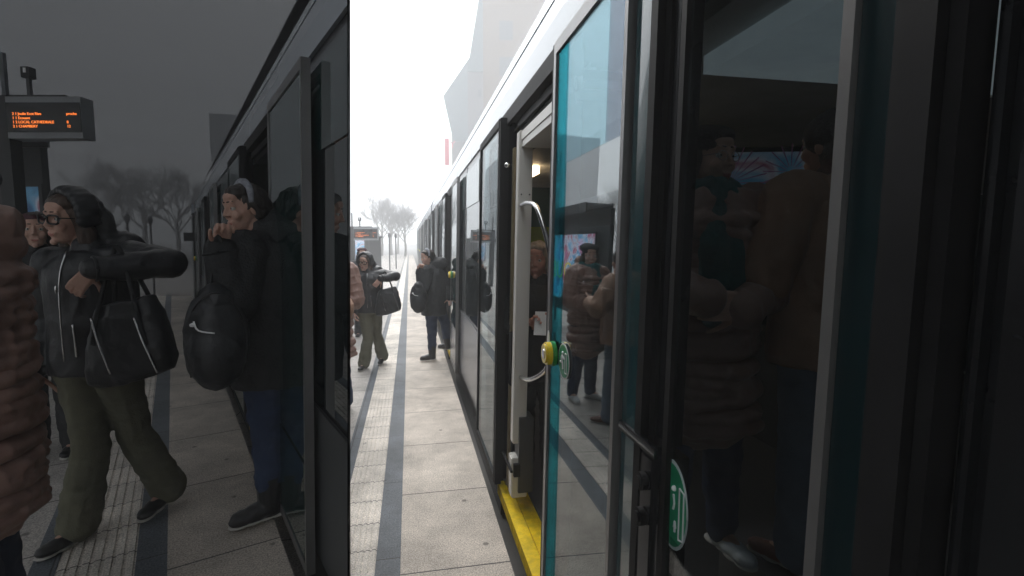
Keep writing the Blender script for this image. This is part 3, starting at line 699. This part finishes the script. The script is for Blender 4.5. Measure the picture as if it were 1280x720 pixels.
# ------------------------------------------------------------ people
skin = mat('skin', (.50, .30, .23), .5, 0, .08, 14, bump=.15, bscale=120)
skin['x'] = 1
skin.node_tree.nodes['Principled BSDF'].inputs['Subsurface Weight'].default_value = .08
skinr = mat('skin_ruddy', (.52, .27, .21), .5, 0, .10, 14, bump=.2, bscale=110)
lipm = mat('lips', (.38, .13, .11), .45, 0, .05)
eyew = mat('eye_white', (.55, .53, .50), .2, 0, .02)
iris = mat('iris', (.03, .02, .015), .15, 0, .02)
c_black = mat('black_cloth', (.014, .015, .017), .75, 0, .3, 18, bump=.5, bscale=90)
c_blackn = mat('black_nylon', (.013, .014, .017), .42, 0, .25, 12, bump=.3, bscale=50)
c_brown = mat('brown_puffer', (.26, .155, .125), .5, 0, .15, 8, bump=.3, bscale=45)
c_tan = mat('tan_brown_jacket', (.30, .165, .105), .6, 0, .15, 8, bump=.35, bscale=45)
c_olive = mat('olive_trousers', (.115, .112, .074), .85, 0, .15, 14, bump=.4, bscale=150)
c_jeans = mat('blue_jeans', (.022, .038, .085), .85, 0, .25, 12, bump=.4, bscale=220)
c_jeansl = mat('faded_jeans', (.10, .135, .19), .85, 0, .2, 10, bump=.4, bscale=220)
c_teal = mat('teal_scarf', (.008, .085, .09), .9, 0, .25, 14, bump=.6, bscale=80)
c_grey = mat('grey_knit', (.075, .062, .060), .95, 0, .25, 40, bump=.8, bscale=120)
c_beret = mat('dark_beret', (.022, .020, .022), .95, 0, .25, 40, bump=.8, bscale=120)
h_dark = mat('dark_hair', (.018, .013, .011), .5, 0, .4, 60, bump=.7, bscale=60, stretch=(1, 1, .2))
h_brown = mat('brown_hair', (.055, .032, .022), .5, 0, .4, 60, bump=.7, bscale=60, stretch=(1, 1, .2))
h_grey = mat('grey_blond_hair', (.30, .25, .20), .55, 0, .3, 60, bump=.7, bscale=60, stretch=(1, 1, .2))
s_black = mat('black_leather', (.013, .013, .014), .35, 0, .2, 12, bump=.3)
s_brown = mat('brown_leather', (.12, .035, .022), .4, 0, .2, 12, bump=.3)
s_sole = mat('pale_sole', (.45, .43, .40), .7, 0, .1)
s_white = mat('white_trainer', (.55, .57, .58), .5, 0, .1)

def rotz(v, a): return V((v.x*cos(a)-v.y*sin(a), v.x*sin(a)+v.y*cos(a), v.z))
def hand(bm, wrist, fd, pn, curl=.6, side=1, L=.175):
    """wrist point, fd = finger direction, pn = palm normal; thumb on side*cross"""
    wrist = V(wrist); fd = V(fd).normalized(); pn = V(pn); pn = (pn-fd*pn.dot(fd)).normalized(); sd = fd.cross(pn)*side
    k = L/.175
    for t in (-.026, -.009, .009, .026):
        cap(bm, wrist+sd*t*.75*k, .014*k, wrist+fd*.085*k+sd*t*k, .0125*k, n=8)
    for i, (t, ln) in enumerate(((-.030, .062), (-.0105, .078), (.0105, .082), (.030, .072))):
        p = wrist+fd*.088*k+sd*t*k; d = fd.copy(); a = 0
        for j, f in enumerate((.45, .31, .24)):
            a += curl*(.55, .8, .6)[j]*(1+.08*i); d = (fd*cos(a)+pn*sin(a)+sd*t*1.2).normalized(); q = p+d*ln*f*k
            cap(bm, p, (.0088-.0007*j)*k, q, (.0083-.0008*j)*k, n=8); p = q
    p = wrist+fd*.02*k+sd*.025*k; d = (fd*.55+sd*.75+pn*.35*(1+curl)).normalized()
    for j, ln in enumerate((.045, .034, .027)):
        q = p+d*ln*k; cap(bm, p, (.0125-.0015*j)*k, q, (.011-.0015*j)*k, n=8); p = q; d = (d+fd*.35+pn*.3*curl).normalized()

def person(label, group=None, head=(0, 0, 1.56), yaw=0, tilt=0, nod=0, sh=((-.18, 0, 1.38), (.18, 0, 1.38)), el=((-.24, 0, 1.1), (.24, 0, 1.1)),
           wr=((-.24, -.1, .87), (.24, -.1, .87)), fd=None, pn=None, curl=(.6, .6), hip=(0, 0, .9), knee=((-.09, 0, .48), (.09, 0, .48)),
           ank=((-.1, 0, .09), (.1, 0, .09)), toe=((-.02, -1, 0), (.02, -1, 0)), coat=c_black, hem=.75, puff=0, crx=.21, cry=.145, arm_r=.068,
           pants=c_black, flare=.075, shoe=s_black, boots=False, sk=None, hair=h_dark, hairstyle='long', extra=None, folds=.006, collar=True, hood=None, sole=s_sole):
    sk = sk or skin; r = empty('person', (0, 0, 0), 0, label, 'person', group)
    hc = V(head); pel = V(hip); neck = (V(sh[0])+V(sh[1]))/2+V((0, 0, .045))
    HM = Matrix.Translation(hc) @ Matrix.Rotation(yaw, 4, 'Z') @ Matrix.Rotation(nod, 4, 'X') @ Matrix.Rotation(tilt, 4, 'Y')
    H3 = HM.to_3x3(); h = lambda *p: HM @ V(p)
    b = bmesh.new(); hb = lambda p, rr: ball(b, h(*p), rr, H3)
    # head
    hb((0, .012, .028), (.074, .093, .088)); hb((0, -.022, -.012), (.060, .070, .088)); hb((0, -.038, -.070), (.043, .046, .040))
    hb((0, -.079, -.098), (.018, .014, .015)); hb((-.034, -.064, -.024), (.024, .022, .026)); hb((.034, -.064, -.024), (.024, .022, .026))
    cap(b, h(-.036, -.078, .036), .010, h(.036, -.078, .036), .010, 8); hb((0, -.062, .06), (.05, .03, .03))
    cap(b, h(0, -.086, .026), .0065, h(0, -.105, -.020), .0085, 8); hb((-.0105, -.095, -.024), .0072); hb((.0105, -.095, -.024), .0072)
    cap(b, h(-.019, -.0825, -.056), .0070, h(.019, -.0825, -.056), .0070, 8); cap(b, h(-.015, -.0805, -.066), .0075, h(.015, -.0805, -.066), .0075, 8); hb((0, -.06, -.06), (.036, .026, .03))
    for s in (-1, 1):
        hb((s*.074, .004, -.004), (.009, .020, .031)); cap(b, h(s*.018, -.083, .020), .0062, h(s*.043, -.074, .019), .0058, 8)
        cap(b, h(s*.02, -.082, -.004), .005, h(s*.042, -.073, -.003), .005, 8)
    cap(b, h(0, .02, -.06), .050, neck, .056)
    # trunk
    ch = (V(sh[0])+V(sh[1]))/2-V((0, 0, .1)); ax = (V(sh[1])-V(sh[0])).normalized(); yawb = atan2(ax.y, ax.x); B3 = Matrix.Rotation(yawb, 3, 'Z')
    for i in range(8):
        t = i/7; p = pel.lerp(ch, t); ball(b, p, (.155-.03*sin(t*pi)+.01*t, .105, .11), B3)
    for s in (0, 1):
        S0, E0, W0 = V(sh[s]), V(el[s]), V(wr[s])
        cap(b, ch+(S0-ch)*.4, .08, S0, .055); cap(b, S0, .052, E0, .038); cap(b, E0, .040, W0, .026)
        f = V(fd[s]) if fd and fd[s] else (W0-E0); pnn = V(pn[s]) if pn and pn[s] else V((0, -1, 0)) if abs(f.normalized().y) < .9 else V((0, 0, -1))
        hand(b, W0+f.normalized()*.012, f, pnn, curl[s], side=1 if s else -1)
        sx = -1 if s == 0 else 1; hp = pel+B3 @ V((sx*.085, 0, -.02)); K0, A0 = V(knee[s]), V(ank[s])
        cap(b, hp, .082, K0, .055); cap(b, K0, .054, A0, .036); T = V(toe[s]).normalized(); cap(b, A0-V((0, 0, .03)), .036, A0+T*.14-V((0, 0, .055)), .024)
    remesh('body', b, .0052, sk, r, sm=2)
    # face details
    for s in (-1, 1):
        e = bmesh.new(); ball(e, h(s*.031, -.0735, .008), .0122, sub=2); eo = obj('eye', e, eyew, r, True)
        e = bmesh.new(); ball(e, h(s*.031, -.0822, .0085), (.0055, .0045, .0055), H3); obj('iris', e, iris, eo, True)
    e = bmesh.new(); cap(e, h(-.019, -.0855, -.0575), .0036, h(.019, -.0855, -.0575), .0036, 8); cap(e, h(-.014, -.0845, -.0655), .0046, h(.014, -.0845, -.0655), .0046, 8)
    remesh('lips', e, .003, lipm, r, 2)
    e = bmesh.new()
    for s in (-1, 1): cap(e, h(s*.015, -.089, .0395), .0035, h(s*.044, -.078, .041), .0022, 6)
    obj('eyebrows', e, hair, r, True)
    # trousers
    p = bmesh.new()
    for s in (0, 1):
        sx = -1 if s == 0 else 1; hp = pel+B3 @ V((sx*.08, 0, -.02)); K0, A0 = V(knee[s]), V(ank[s])
        A1 = A0+(K0-A0).normalized()*(.10 if boots else -.01)
        cap(p, hp, .105, K0, .074); cap(p, K0, .074, A1, flare)
    ball(p, pel, (.165, .125, .12), B3)
    remesh('trousers', p, .008, pants, r, 3, wr=.010, wscale=(7, 7, 11))
    # shoes
    for s in (0, 1):
        A0 = V(ank[s]); T = V(toe[s]).normalized(); U, Wv = frame_of(T); q = bmesh.new(); g = A0-V((0, 0, .085))
        RM = Matrix((T, V((0, 0, 1)).cross(T).normalized(), T.cross(V((0, 0, 1)).cross(T).normalized()))).transposed()
        ball(q, A0+T*.0-V((0, 0, .045)), (.060, .042, .045), RM); ball(q, A0+T*.075-V((0, 0, .052)), (.085, .044, .034), RM); ball(q, A0+T*.135-V((0, 0, .057)), (.060, .043, .028), RM)
        if boots:
            cap(q, A0-V((0, 0, .03)), .054, A0+(V(knee[s])-A0).normalized()*.13, .064); ball(q, A0+T*.05-V((0, 0, .035)), (.085, .05, .045), RM); ball(q, A0+T*.125-V((0, 0, .045)), (.062, .05, .038), RM)
        so_ = remesh('shoe', q, .005, shoe, r, 2)
        q = bmesh.new()
        for t, w in ((-.03, .040), (.03, .036), (.09, .045), (.145, .042)): ball(q, A0+T*t-V((0, 0, .078)), (.052, w, .010), RM)
        remesh('sole', q, .004, sole, so_, 1)
    # coat
    c = bmesh.new(); top = ch+V((0, 0, .10)); hemp = pel+V((0, 0, hem-pel.z)); n = 7 if puff else 16
    if puff: n = int((top.z-hemp.z)/.085)
    if not puff:
        rings = []
        for i in range(n+1):
            t = i/n; p_ = hemp.lerp(top+V((0, 0, .035)), t); wv = (1-.09*sin(t*pi))*(.93 if i == 0 else 1)*(1-.42*max(0, (t-.82)/.18)**2); dv = 1-.35*max(0, (t-.8)/.2)**2
            rings.append([c.verts.new(p_+B3 @ V((crx*wv*cos(2*pi*k/36), cry*dv*sin(2*pi*k/36), 0))) for k in range(36)])
        for r0_, r1_ in zip(rings, rings[1:]):
            for k in range(36): c.faces.new([r0_[k], r0_[(k+1) % 36], r1_[(k+1) % 36], r1_[k]])
        c.faces.new(rings[0]); c.faces.new(rings[-1])
        n = -1
    for i in range(n+1):
        t = i/n; p_ = hemp.lerp(top, t)+V((0, 0, .018*sin(i*2.7))); wv = 1-.10*sin(t*pi)-(.20 if t > .93 else 0)+.02*sin(i*1.9)
        rz_ = (.050 if puff else .075); ball(c, p_, (crx*wv, cry*(1.0 if t < .9 else .85), rz_), (Matrix.Rotation(.16*sin(i*4.1), 3, 'Y') @ B3) if puff else B3, sub=3)
        if puff and i < n: cap(c, p_+V((0, 0, .0)), .01, p_.lerp(hemp.lerp(top, (i+1)/n), .5), .01); ball(c, p_.lerp(hemp.lerp(top, (i+1)/n), .5), (crx*wv*.98, cry*.98, .055), B3, sub=3)
    for s in (0, 1):
        S0, E0, W0 = V(sh[s]), V(el[s]), V(wr[s]); ball(c, S0-V((0, 0, .01)), arm_r*1.15)
        cap(c, top.lerp(S0, .4), arm_r*1.05, S0, arm_r)
        for (a0, a1, r0, r1) in ((S0, E0, arm_r*1.12, arm_r), (E0, W0, arm_r, arm_r*.72)):
            L = (a1-a0).length; k = max(2, int(L/(.068 if puff else .03))); d = (a1-a0).normalized(); Uu, Ww = frame_of(d)
            RM = Matrix((Uu, Ww, d)).transposed()
            if not puff: cap(c, a0, r0, a1, r1, 20); continue
            for i in range(k+1):
                rr = r0+(r1-r0)*i/k; ball(c, a0.lerp(a1, i/k), (rr, rr, .042 if puff else .05), RM)
            if puff: cap(c, a0, r0*.93, a1, r1*.93)
    if puff:
        for i in range(6): ball(c, hemp.lerp(top, i/5), (crx*.82, cry*.82, .12), B3)
    if collar: cap(c, neck-V((0, 0, .05)), .085, neck+V((0, 0, .015)), .072)
    if hood: hood(c, h, H3, neck)
    remesh('coat', c, .0075, coat, r, 2, wr=folds, wscale=(9, 9, 6))
    if not puff:
        for s in (0, 1):
            W0, E0 = V(wr[s]), V(el[s]); d = (W0-E0).normalized(); u_, w_ = frame_of(d); g = bmesh.new(); rr = arm_r*.76
            pts = [W0-d*.004+(u_*cos(2*pi*k/20)+w_*sin(2*pi*k/20))*rr for k in range(21)]; tube(g, pts, .007, 6); obj('cuff', g, coat, r, True)
    # hair
    g = bmesh.new(); gb = lambda p, rr: ball(g, h(*p), rr, H3)
    gb((0, .024, .040), (.081, .094, .086)); gb((0, -.02, .075), (.066, .062, .045))
    if hairstyle == 'long':
        for s in (-1, 1):
            cap(g, h(s*.066, -.012, .03), .026, h(s*.078, .01, -.09), .030); cap(g, h(s*.074, .02, -.05), .034, h(s*.070, .02, -.14), .028)
        gb((0, .06, -.05), (.075, .045, .09))
    elif hairstyle == 'mid':
        for s in (-1, 1): cap(g, h(s*.070, -.004, .02), .026, h(s*.080, .012, -.055), .028)
        gb((0, .06, -.03), (.078, .045, .075)); gb((.01, -.045, .085), (.055, .04, .025))
    elif hairstyle == 'bun':
        gb((0, .085, .0), (.06, .05, .06)); gb((0, .05, -.02), (.07, .055, .07))
        for s in (-1, 1): cap(g, h(s*.07, -.0, .02), .020, h(s*.066, .03, -.03), .022)
    else: gb((0, .05, -.01), (.074, .05, .06))
    remesh('hair', g, .0055, hair, r, 1, wr=.006, wscale=(30, 30, 8))
    if extra: extra(r, h, H3, neck)
    return r
def place(o, p, rz=0, sc=1, label=None):
    o.location = p; o.rotation_euler = (0, 0, rz); o.scale = (sc, sc, sc)
    if label: o['label'] = label
    return o
def dup(o, p, rz, sc, label):
    return place(copy_tree(o), p, rz, sc, label)

# --- the woman in glasses and hooded coat
def exA(r, h, H3, neck):
    g = bmesh.new()
    for s in (-1, 1):
        pts = [h(s*(.034+.029*(abs(cos(t))**.55*(1 if cos(t) > 0 else -1))), -.100+abs(.029*cos(t)+.034)*.14, .006+.0195*(abs(sin(t))**.6*(1 if sin(t) > 0 else -1))) for t in [2*pi*k/24 for k in range(25)]]
        tube(g, pts, .0046, 6); tube(g, [h(s*.061, -.092, .014), h(s*.076, -.03, .012), h(s*.077, .0, .008)], .003, 6)
    tube(g, [h(-.009, -.100, .013), h(0, -.103, .015), h(.009, -.100, .013)], .003, 6)
    obj('glasses', g, blackp, r, True)
    g = bmesh.new(); tube(g, spline([neck+V((-.02, -.12, .0)), neck+V((-.03, -.165, -.15)), neck+V((-.03, -.17, -.5))], 4), .004, 6)
    ball(g, neck+V((-.033, -.18, -.17)), (.006, .005, .02)); obj('zip', g, chrome, r, True)
    g = bmesh.new(); tube(g, spline([V((-.01, -.165, .93)), V((-.005, -.172, .99)), V((-.012, -.17, 1.08))], 4), .006, 6); obj('pocket_zip', g, chrome, r, True)
def hoodA(c, h, H3, neck):
    for t in [pi*k/12-.25 for k in range(15)]:
        ball(c, h(.102*cos(t), .012, .026+.108*sin(t)), (.028, .055, .028), H3)
    ball(c, h(.0, .085, .035), (.095, .05, .098), H3); ball(c, h(.03, .11, -.03), (.09, .06, .10), H3); ball(c, neck+V((.05, .08, .03)), (.15, .08, .075)); ball(c, neck+V((0, .06, -.02)), (.14, .09, .06))
PA = person('woman in black hooded coat and glasses in the bright street, elbow raised', head=(-.085, -.03, 1.555), yaw=R(-22), tilt=R(4), nod=R(4),
    sh=((-.20, .0, 1.355), (.14, -.0, 1.375)), el=((-.27, .03, 1.08), (.345, -.03, 1.35)), wr=((-.25, -.08, .86), (.135, -.235, 1.335)),
    fd=(None, (-.62, -.15, -.75)), pn=((1, 0, 0), (-.3, .9, -.2)), curl=(.6, .75), hip=(-.035, 0, .88), knee=((-.065, -.03, .47), (.055, .10, .47)),
    ank=((-.13, -.06, .09), (.13, .22, .13)), toe=((-.35, -1, -.0), (-.25, -1, -.18)), coat=c_blackn, hem=.83, crx=.205, cry=.15, arm_r=.070,
    pants=c_olive, flare=.088, shoe=s_black, hair=h_brown, hairstyle='long', extra=exA, hood=hoodA, folds=.009)
# tote bag carried on the raised forearm
def tote():
    r = empty('tote_bag', (0, 0, 0), 0, 'x', 'bag')
    b = bmesh.new()
    rows = [(1.185, .10, .34, .055), (1.10, .075, .375, .075), (1.0, .055, .40, .085), (.90, .04, .415, .085), (.84, .05, .40, .07), (.815, .09, .36, .045)]
    V3 = []
    for z, x0, x1, ry in rows:
        ring = []
        for k in range(28):
            a = 2*pi*k/28; cx_ = abs(cos(a))**.6*(1 if cos(a) > 0 else -1); sy_ = abs(sin(a))**.8*(1 if sin(a) > 0 else -1)
            ring.append(b.verts.new(((x0+x1)/2+cx_*(x1-x0)/2, -.17+sy_*ry, z+cx_*.03)))
        V3.append(ring)
    for r0_, r1_ in zip(V3, V3[1:]):
        for k in range(28): b.faces.new([r0_[k], r0_[(k+1) % 28], r1_[(k+1) % 28], r1_[k]])
    b.faces.new(V3[0]); b.faces.new(V3[-1])
    remesh('bag_body', b, .0075, c_blackn, r, 3, wr=.008, wscale=(9, 9, 9))
    for y, o_ in ((-.235, 0), (-.12, 0)):
        b = bmesh.new(); tube(b, spline([V((.12, y-.02, 1.0)), V((.14, y, 1.15)), V((.175, -.165, 1.40)), V((.21, -.165, 1.405)), V((.29, y, 1.20)), V((.34, y-.02, 1.0))], 6), .010, 8); obj('handle', b, c_black, r, True)
    b = bmesh.new()
    for xa, xb in ((.125, .19), (.30, .385)): tube(b, spline([V((xa, -.258, 1.12)), V((xa*.6+xb*.4, -.268, 1.02)), V((xb, -.262, .87))], 4), .005, 6)
    obj('trim_chain', b, chrome, r, True); return r
TB = tote()
fA = onfloor(467, 459, 0); place(PA, (fA.x, fA.y, 0), R(14), .92); place(TB, (fA.x, fA.y, 0), R(14), .92, 'black tote bag on the arm of the woman in glasses in the bright street')
PA2 = onfloor(146, 664, .3); dup(PA, (PA2.x, PA2.y, .3), R(6), .965, 'large dim woman in black hooded coat, glasses and olive trousers with her elbow raised')
dup(TB, (PA2.x, PA2.y, .3), R(6), .965, 'large black tote bag hanging from the dim woman in glasses')

# --- the woman stepping into the tram
def exB(r, h, H3, neck):
    g = bmesh.new(); pts = [h(.084*cos(t), -.012+.02*sin(t), .03+.098*sin(t)) for t in [pi*k/16 for k in range(17)]]
    tube(g, pts, [.010+.010*sin(pi*k/16) for k in range(17)], 8); obj('headband', g, mat('grey_headband', (.28, .29, .33), .7, 0, .5, 50), r, True)
def hoodB(c, h, H3, neck):
    ball(c, neck+V((.06, .03, .05)), (.15, .12, .09)); ball(c, neck+V((.12, .06, .08)), (.10, .09, .08)); ball(c, h(.0, .12, -.08), (.10, .07, .08), H3)
PB = person('woman with grey headband and black coat stepping into the bright tram', head=(-.02, 0, 1.56), yaw=R(-62), tilt=R(0), nod=R(8),
    sh=((-.03, -.15, 1.36), (.16, .13, 1.36)), el=((-.08, -.25, 1.12), (.27, .12, 1.1)), wr=((-.125, -.24, 1.36), (.30, .0, .95)),
    fd=((.15, .05, .95), None), pn=((.3, -.95, 0), None), curl=(1.7, .5), hip=(.06, 0, .90), knee=((.03, -.05, .50), (.22, .08, .58)),
    ank=((.03, -.05, .10), (.27, .10, .22)), toe=((-1, -.25, 0), (-.4, .3, 0)), coat=c_black, hem=.70, crx=.20, cry=.185, arm_r=.088,
    pants=c_jeans, flare=.062, shoe=s_black, boots=True, hair=h_dark, hairstyle='bun', extra=exB, hood=hoodB, folds=.010)
def backpack():
    r = empty('backpack', (0, 0, 0), 0, 'x', 'bag'); b = bmesh.new()
    ball(b, (-.15, -.30, .90), (.155, .13, .25), None, 3); ball(b, (-.14, -.30, 1.08), (.095, .10, .10)); ball(b, (-.155, -.34, .83), (.14, .12, .19), None, 3)
    remesh('bag_body', b, .0075, c_blackn, r, 3, wr=.006)
    b = bmesh.new(); tube(b, spline([V((-.11, -.30, 1.15)), V((-.10, -.29, 1.28)), V((-.125, -.27, 1.40)), V((-.15, -.28, 1.28)), V((-.17, -.30, 1.15))], 6), .013, 8); obj('strap', b, c_black, r, True)
    b = bmesh.new(); tube(b, spline([V((-.24, -.425, 1.0)), V((-.22, -.448, .96)), V((-.15, -.468, .945))], 4), [.005]*4+[.004]*5, 6); ball(b, (-.245, -.43, .985), (.014, .008, .010)); obj('emblem', b, whitest, r, True)
    b = bmesh.new(); tube(b, spline([V((-.27, -.36, .72)), V((-.28, -.36, .9)), V((-.24, -.37, 1.06)), V((-.14, -.39, 1.13)), V((-.05, -.37, 1.05)), V((-.01, -.36, .9)), V((-.02, -.36, .72))], 5), .004, 6); obj('zip', b, s_black, r, True)
    return r
BP = backpack()
for _c in BP.children:
    _c.data.transform(Matrix.Translation((-.15, -.30, 1.2)) @ Matrix.Diagonal((.82, .85, .86, 1)) @ Matrix.Translation((.15, .30, -1.14)))
fB = onfloor(538, 450, 0); place(PB, (fB.x, fB.y, 0), R(8), .95); place(BP, (fB.x, fB.y, 0), R(8), .95, 'black backpack with white emblem held by the woman boarding the bright tram')
fB2 = onfloor(330, 645, .3); dup(PB, (fB2.x, fB2.y, .3), R(27), 1.0, 'large dim woman with grey headband stepping into the left tram')
dup(BP, (fB2.x, fB2.y, .3), R(27), 1.0, 'large rounded black backpack held by the dim woman at the left tram')

# --- the woman in beret, scarf and brown puffer
def exF(r, h, H3, neck):
    g = bmesh.new(); ball(g, h(0, .02, .085), (.098, .112, .050), H3, 3); ball(g, h(.02, .05, .09), (.088, .085, .052), H3, 3); ball(g, h(0, .012, .055), (.086, .098, .04), H3, 3); remesh('beret', g, .006, c_beret, r, 2, wr=.003)
    g = bmesh.new()
    for k in range(14):
        t = 2*pi*k/14; ball(g, neck+V((.088*cos(t), .082*sin(t)-.01, .022+.012*sin(3*t))), (.040, .040, .046))
    cap(g, neck+V((.0, -.09, 0)), .05, neck+V((-.02, -.17, -.2)), .052); cap(g, neck+V((-.02, -.17, -.2)), .052, neck+V((-.02, -.17, -.42)), .05); cap(g, neck+V((.06, -.08, 0)), .045, neck+V((.04, -.175, -.3)), .045)
    remesh('scarf', g, .0065, c_teal, r, 2, wr=.008, wscale=(16, 16, 6))
    g = bmesh.new()
    for s in (-1, 1):
        pts = [h(s*.032+.022*cos(t), -.096+abs(.02*cos(t)+s*.032)*.1, .006+.017*sin(t)) for t in [2*pi*k/14 for k in range(15)]]; tube(g, pts, .0014, 5)
        tube(g, [h(s*.054, -.09, .012), h(s*.076, -.0, .010)], .0014, 5)
    obj('glasses', g, chrome, r, True)
    g = bmesh.new(); rnd = random.Random(4)
    for k in range(26):
        a = rnd.uniform(0, 2*pi); z = rnd.uniform(1.28, 1.43); rr = .20 if z < 1.36 else .15
        ball(g, (rr*cos(a)*1.16, rr*sin(a)*.8, z), .008, sub=1)
    obj('white_dots', g, whitest, r, True)
def hoodF(c, h, H3, neck):
    ball(c, neck+V((0, .09, .02)), (.13, .075, .075)); ball(c, neck+V((0, .11, .08)), (.10, .06, .07))
kwF = dict(head=(0, -.01, 1.555), yaw=R(30), sh=((-.18, 0, 1.37), (.18, 0, 1.37)), el=((-.27, -.02, 1.10), (.27, -.02, 1.10)),
    wr=((-.06, -.25, 1.06), (.06, -.25, 1.02)), fd=((.8, -.1, -.1), (-.8, -.1, .0)), pn=((0, 1, 0), (0, 1, 0)), curl=(.7, .7), hip=(0, 0, .9),
    knee=((-.09, -.01, .48), (.09, .0, .48)), ank=((-.11, 0, .09), (.11, .04, .09)), toe=((-.3, -1, 0), (.4, -1, 0)), coat=c_brown, hem=.56, puff=1, crx=.235, cry=.185, arm_r=.092,
    pants=c_jeans, flare=.06, shoe=s_white, hair=h_brown, hairstyle='mid', extra=exF, hood=hoodF, folds=.014)
PF = person('x', **kwF)
pF = FR.P(5.35, -.775, 0); place(PF, (pF.x, pF.y, 0), R(-12), 1.03, 'sliver of a person in brown quilted coat at the bright platform edge')
pF2 = at(-62, 300, 1.62); dup(PF, (pF2.x, pF2.y, .26), R(-66), 1.0, 'large dim person in a brown quilted coat cut off at the far left')
# placed inside the near tram end to imitate a reflection in the glass
pF3 = at(882, 300, 1.98); dup(PF, (pF3.x, pF3.y, .45), R(-4), 1.0, 'dim woman in a beret and teal scarf standing in for a reflection in the near glass')
# --- the man in the tan brown jacket, seen from behind
def hoodG(c, h, H3, neck):
    ball(c, neck+V((0, .08, .0)), (.13, .07, .07))
def exG(r, h, H3, neck):
    g = bmesh.new(); ball(g, h(0, .012, .045), (.092, .105, .092), H3, 3); ball(g, h(0, .05, -.03), (.088, .075, .09), H3, 3); ball(g, h(0, .04, -.10), (.09, .07, .06), H3, 3)
    remesh('grey_hood', g, .0065, c_grey, r, 2, wr=.006)
PG = person('x', head=(0, -.02, 1.60), yaw=R(8), sh=((-.20, 0, 1.40), (.20, 0, 1.40)), el=((-.36, -.06, 1.16), (.30, -.02, 1.12)), wr=((-.16, -.26, 1.18), (.10, -.26, 1.08)),
    fd=((.8, -.3, .1), (-.8, -.1, .0)), hip=(0, 0, .92), knee=((-.10, -.02, .50), (.10, .0, .50)), ank=((-.12, 0, .09), (.12, .03, .09)), toe=((-.4, -1, 0), (.3, -1, 0)),
    coat=c_tan, hem=.80, puff=0, crx=.235, cry=.175, arm_r=.092, pants=c_jeansl, flare=.082, shoe=s_brown, hair=h_dark, hairstyle='short', extra=exG, hood=hoodG, folds=.014)
pG = FR.P(4.62, -.86, 0); place(PG, (pG.x, pG.y, 0), R(150), .98, 'man in tan brown jacket and grey hood mirrored in the open door glass')
pG2 = at(1038, 300, 1.92); dup(PG, (pG2.x, pG2.y, .45), R(200), 1.0, 'dim man in tan brown jacket with raised elbow, standing in for a near glass reflection')  # second figure placed inside the tram to imitate its reflection
# --- old man in the doorway
def exE(r, h, H3, neck):
    g = bmesh.new(); hexa(g, [(-.02, -.40, 1.02), (.10, -.40, 1.02), (.10, -.397, 1.02), (-.02, -.397, 1.02), (-.03, -.36, 1.17), (.09, -.36, 1.17), (.09, -.357, 1.17), (-.03, -.357, 1.17)])
PE = person(crx=.17, arm_r=.06, label='elderly man with grey blond hair standing just inside the bright doorway', head=(0, -.02, 1.50), yaw=R(-8), nod=R(6), sh=((-.15, 0, 1.30), (.17, 0, 1.30)),
    el=((-.16, -.08, 1.06), (.22, -.06, 1.06)), wr=((-.04, -.26, 1.10), (.08, -.26, 1.10)), fd=((.5, -.4, .3), (-.5, -.4, .3)), coat=c_black, hem=.72, pants=c_black, hair=h_grey, hairstyle='mid', sk=skinr)
pE = FR.P(3.40, .86, .02); place(PE, pE, R(-8), 1.04)
g = bmesh.new(); box(g, -.06, .06, -.002, .002, -.07, .08); po = obj('paper_sheet', g, mat('paper', (.75, .75, .73), .7), None); q = V(pE)+V((.02, -.40, 1.18)); po.location = q; po.rotation_euler = (R(-25), 0, R(-12)); tag(po, 'white paper held by the elderly man in the doorway', 'paper')
# --- woman farther back
PD = person('x', head=(0, -.02, 1.52), yaw=R(10), sh=((-.17, 0, 1.33), (.17, 0, 1.33)), el=((-.23, 0, 1.07), (.23, 0, 1.07)), coat=c_black, hem=.7, pants=c_black, hair=h_dark, hairstyle='long',
    extra=lambda r, h, H3, n: (lambda g: (ball(g, h(0, .01, .075), (.088, .10, .045), H3, 3), obj('cap', g, mat('wine_cap', (.07, .02, .03), .9), r, True)))(bmesh.new()))
pD = at(453, 330, 9.2); place(PD, (pD.x, pD.y, 0), R(10), .98, 'woman in wine cap half hidden behind the bright woman in glasses')
pD2 = at(44, 250, 3.3); dup(PD, (pD2.x, pD2.y, .3), R(25), .97, 'dim woman in wine cap beside the large dim woman in glasses')
# ------------------------------------------------------------ haze
bm = bmesh.new(); box(bm, -120, 120, -20, 150, -1.5, 45)
hz = obj('haze', bm, None) if False else None
bmesh.ops.recalc_face_normals(bm, faces=bm.faces[:]); me = bpy.data.meshes.new('haze'); bm.to_mesh(me); bm.free(); hz = bpy.data.objects.new('haze', me); C.objects.link(hz); hz['kind'] = 'stuff'; hz['label'] = 'white winter fog filling the street'
m = bpy.data.materials.new('fog'); m.use_nodes = True; n = m.node_tree; n.nodes.remove(n.nodes['Principled BSDF'])
pv = n.nodes.new('ShaderNodeVolumePrincipled'); pv.inputs['Color'].default_value = (.97, .98, 1, 1); pv.inputs['Density'].default_value = .0108; pv.inputs['Anisotropy'].default_value = 0
n.links.new(pv.outputs[0], n.nodes['Material Output'].inputs['Volume']); me.materials.append(m)
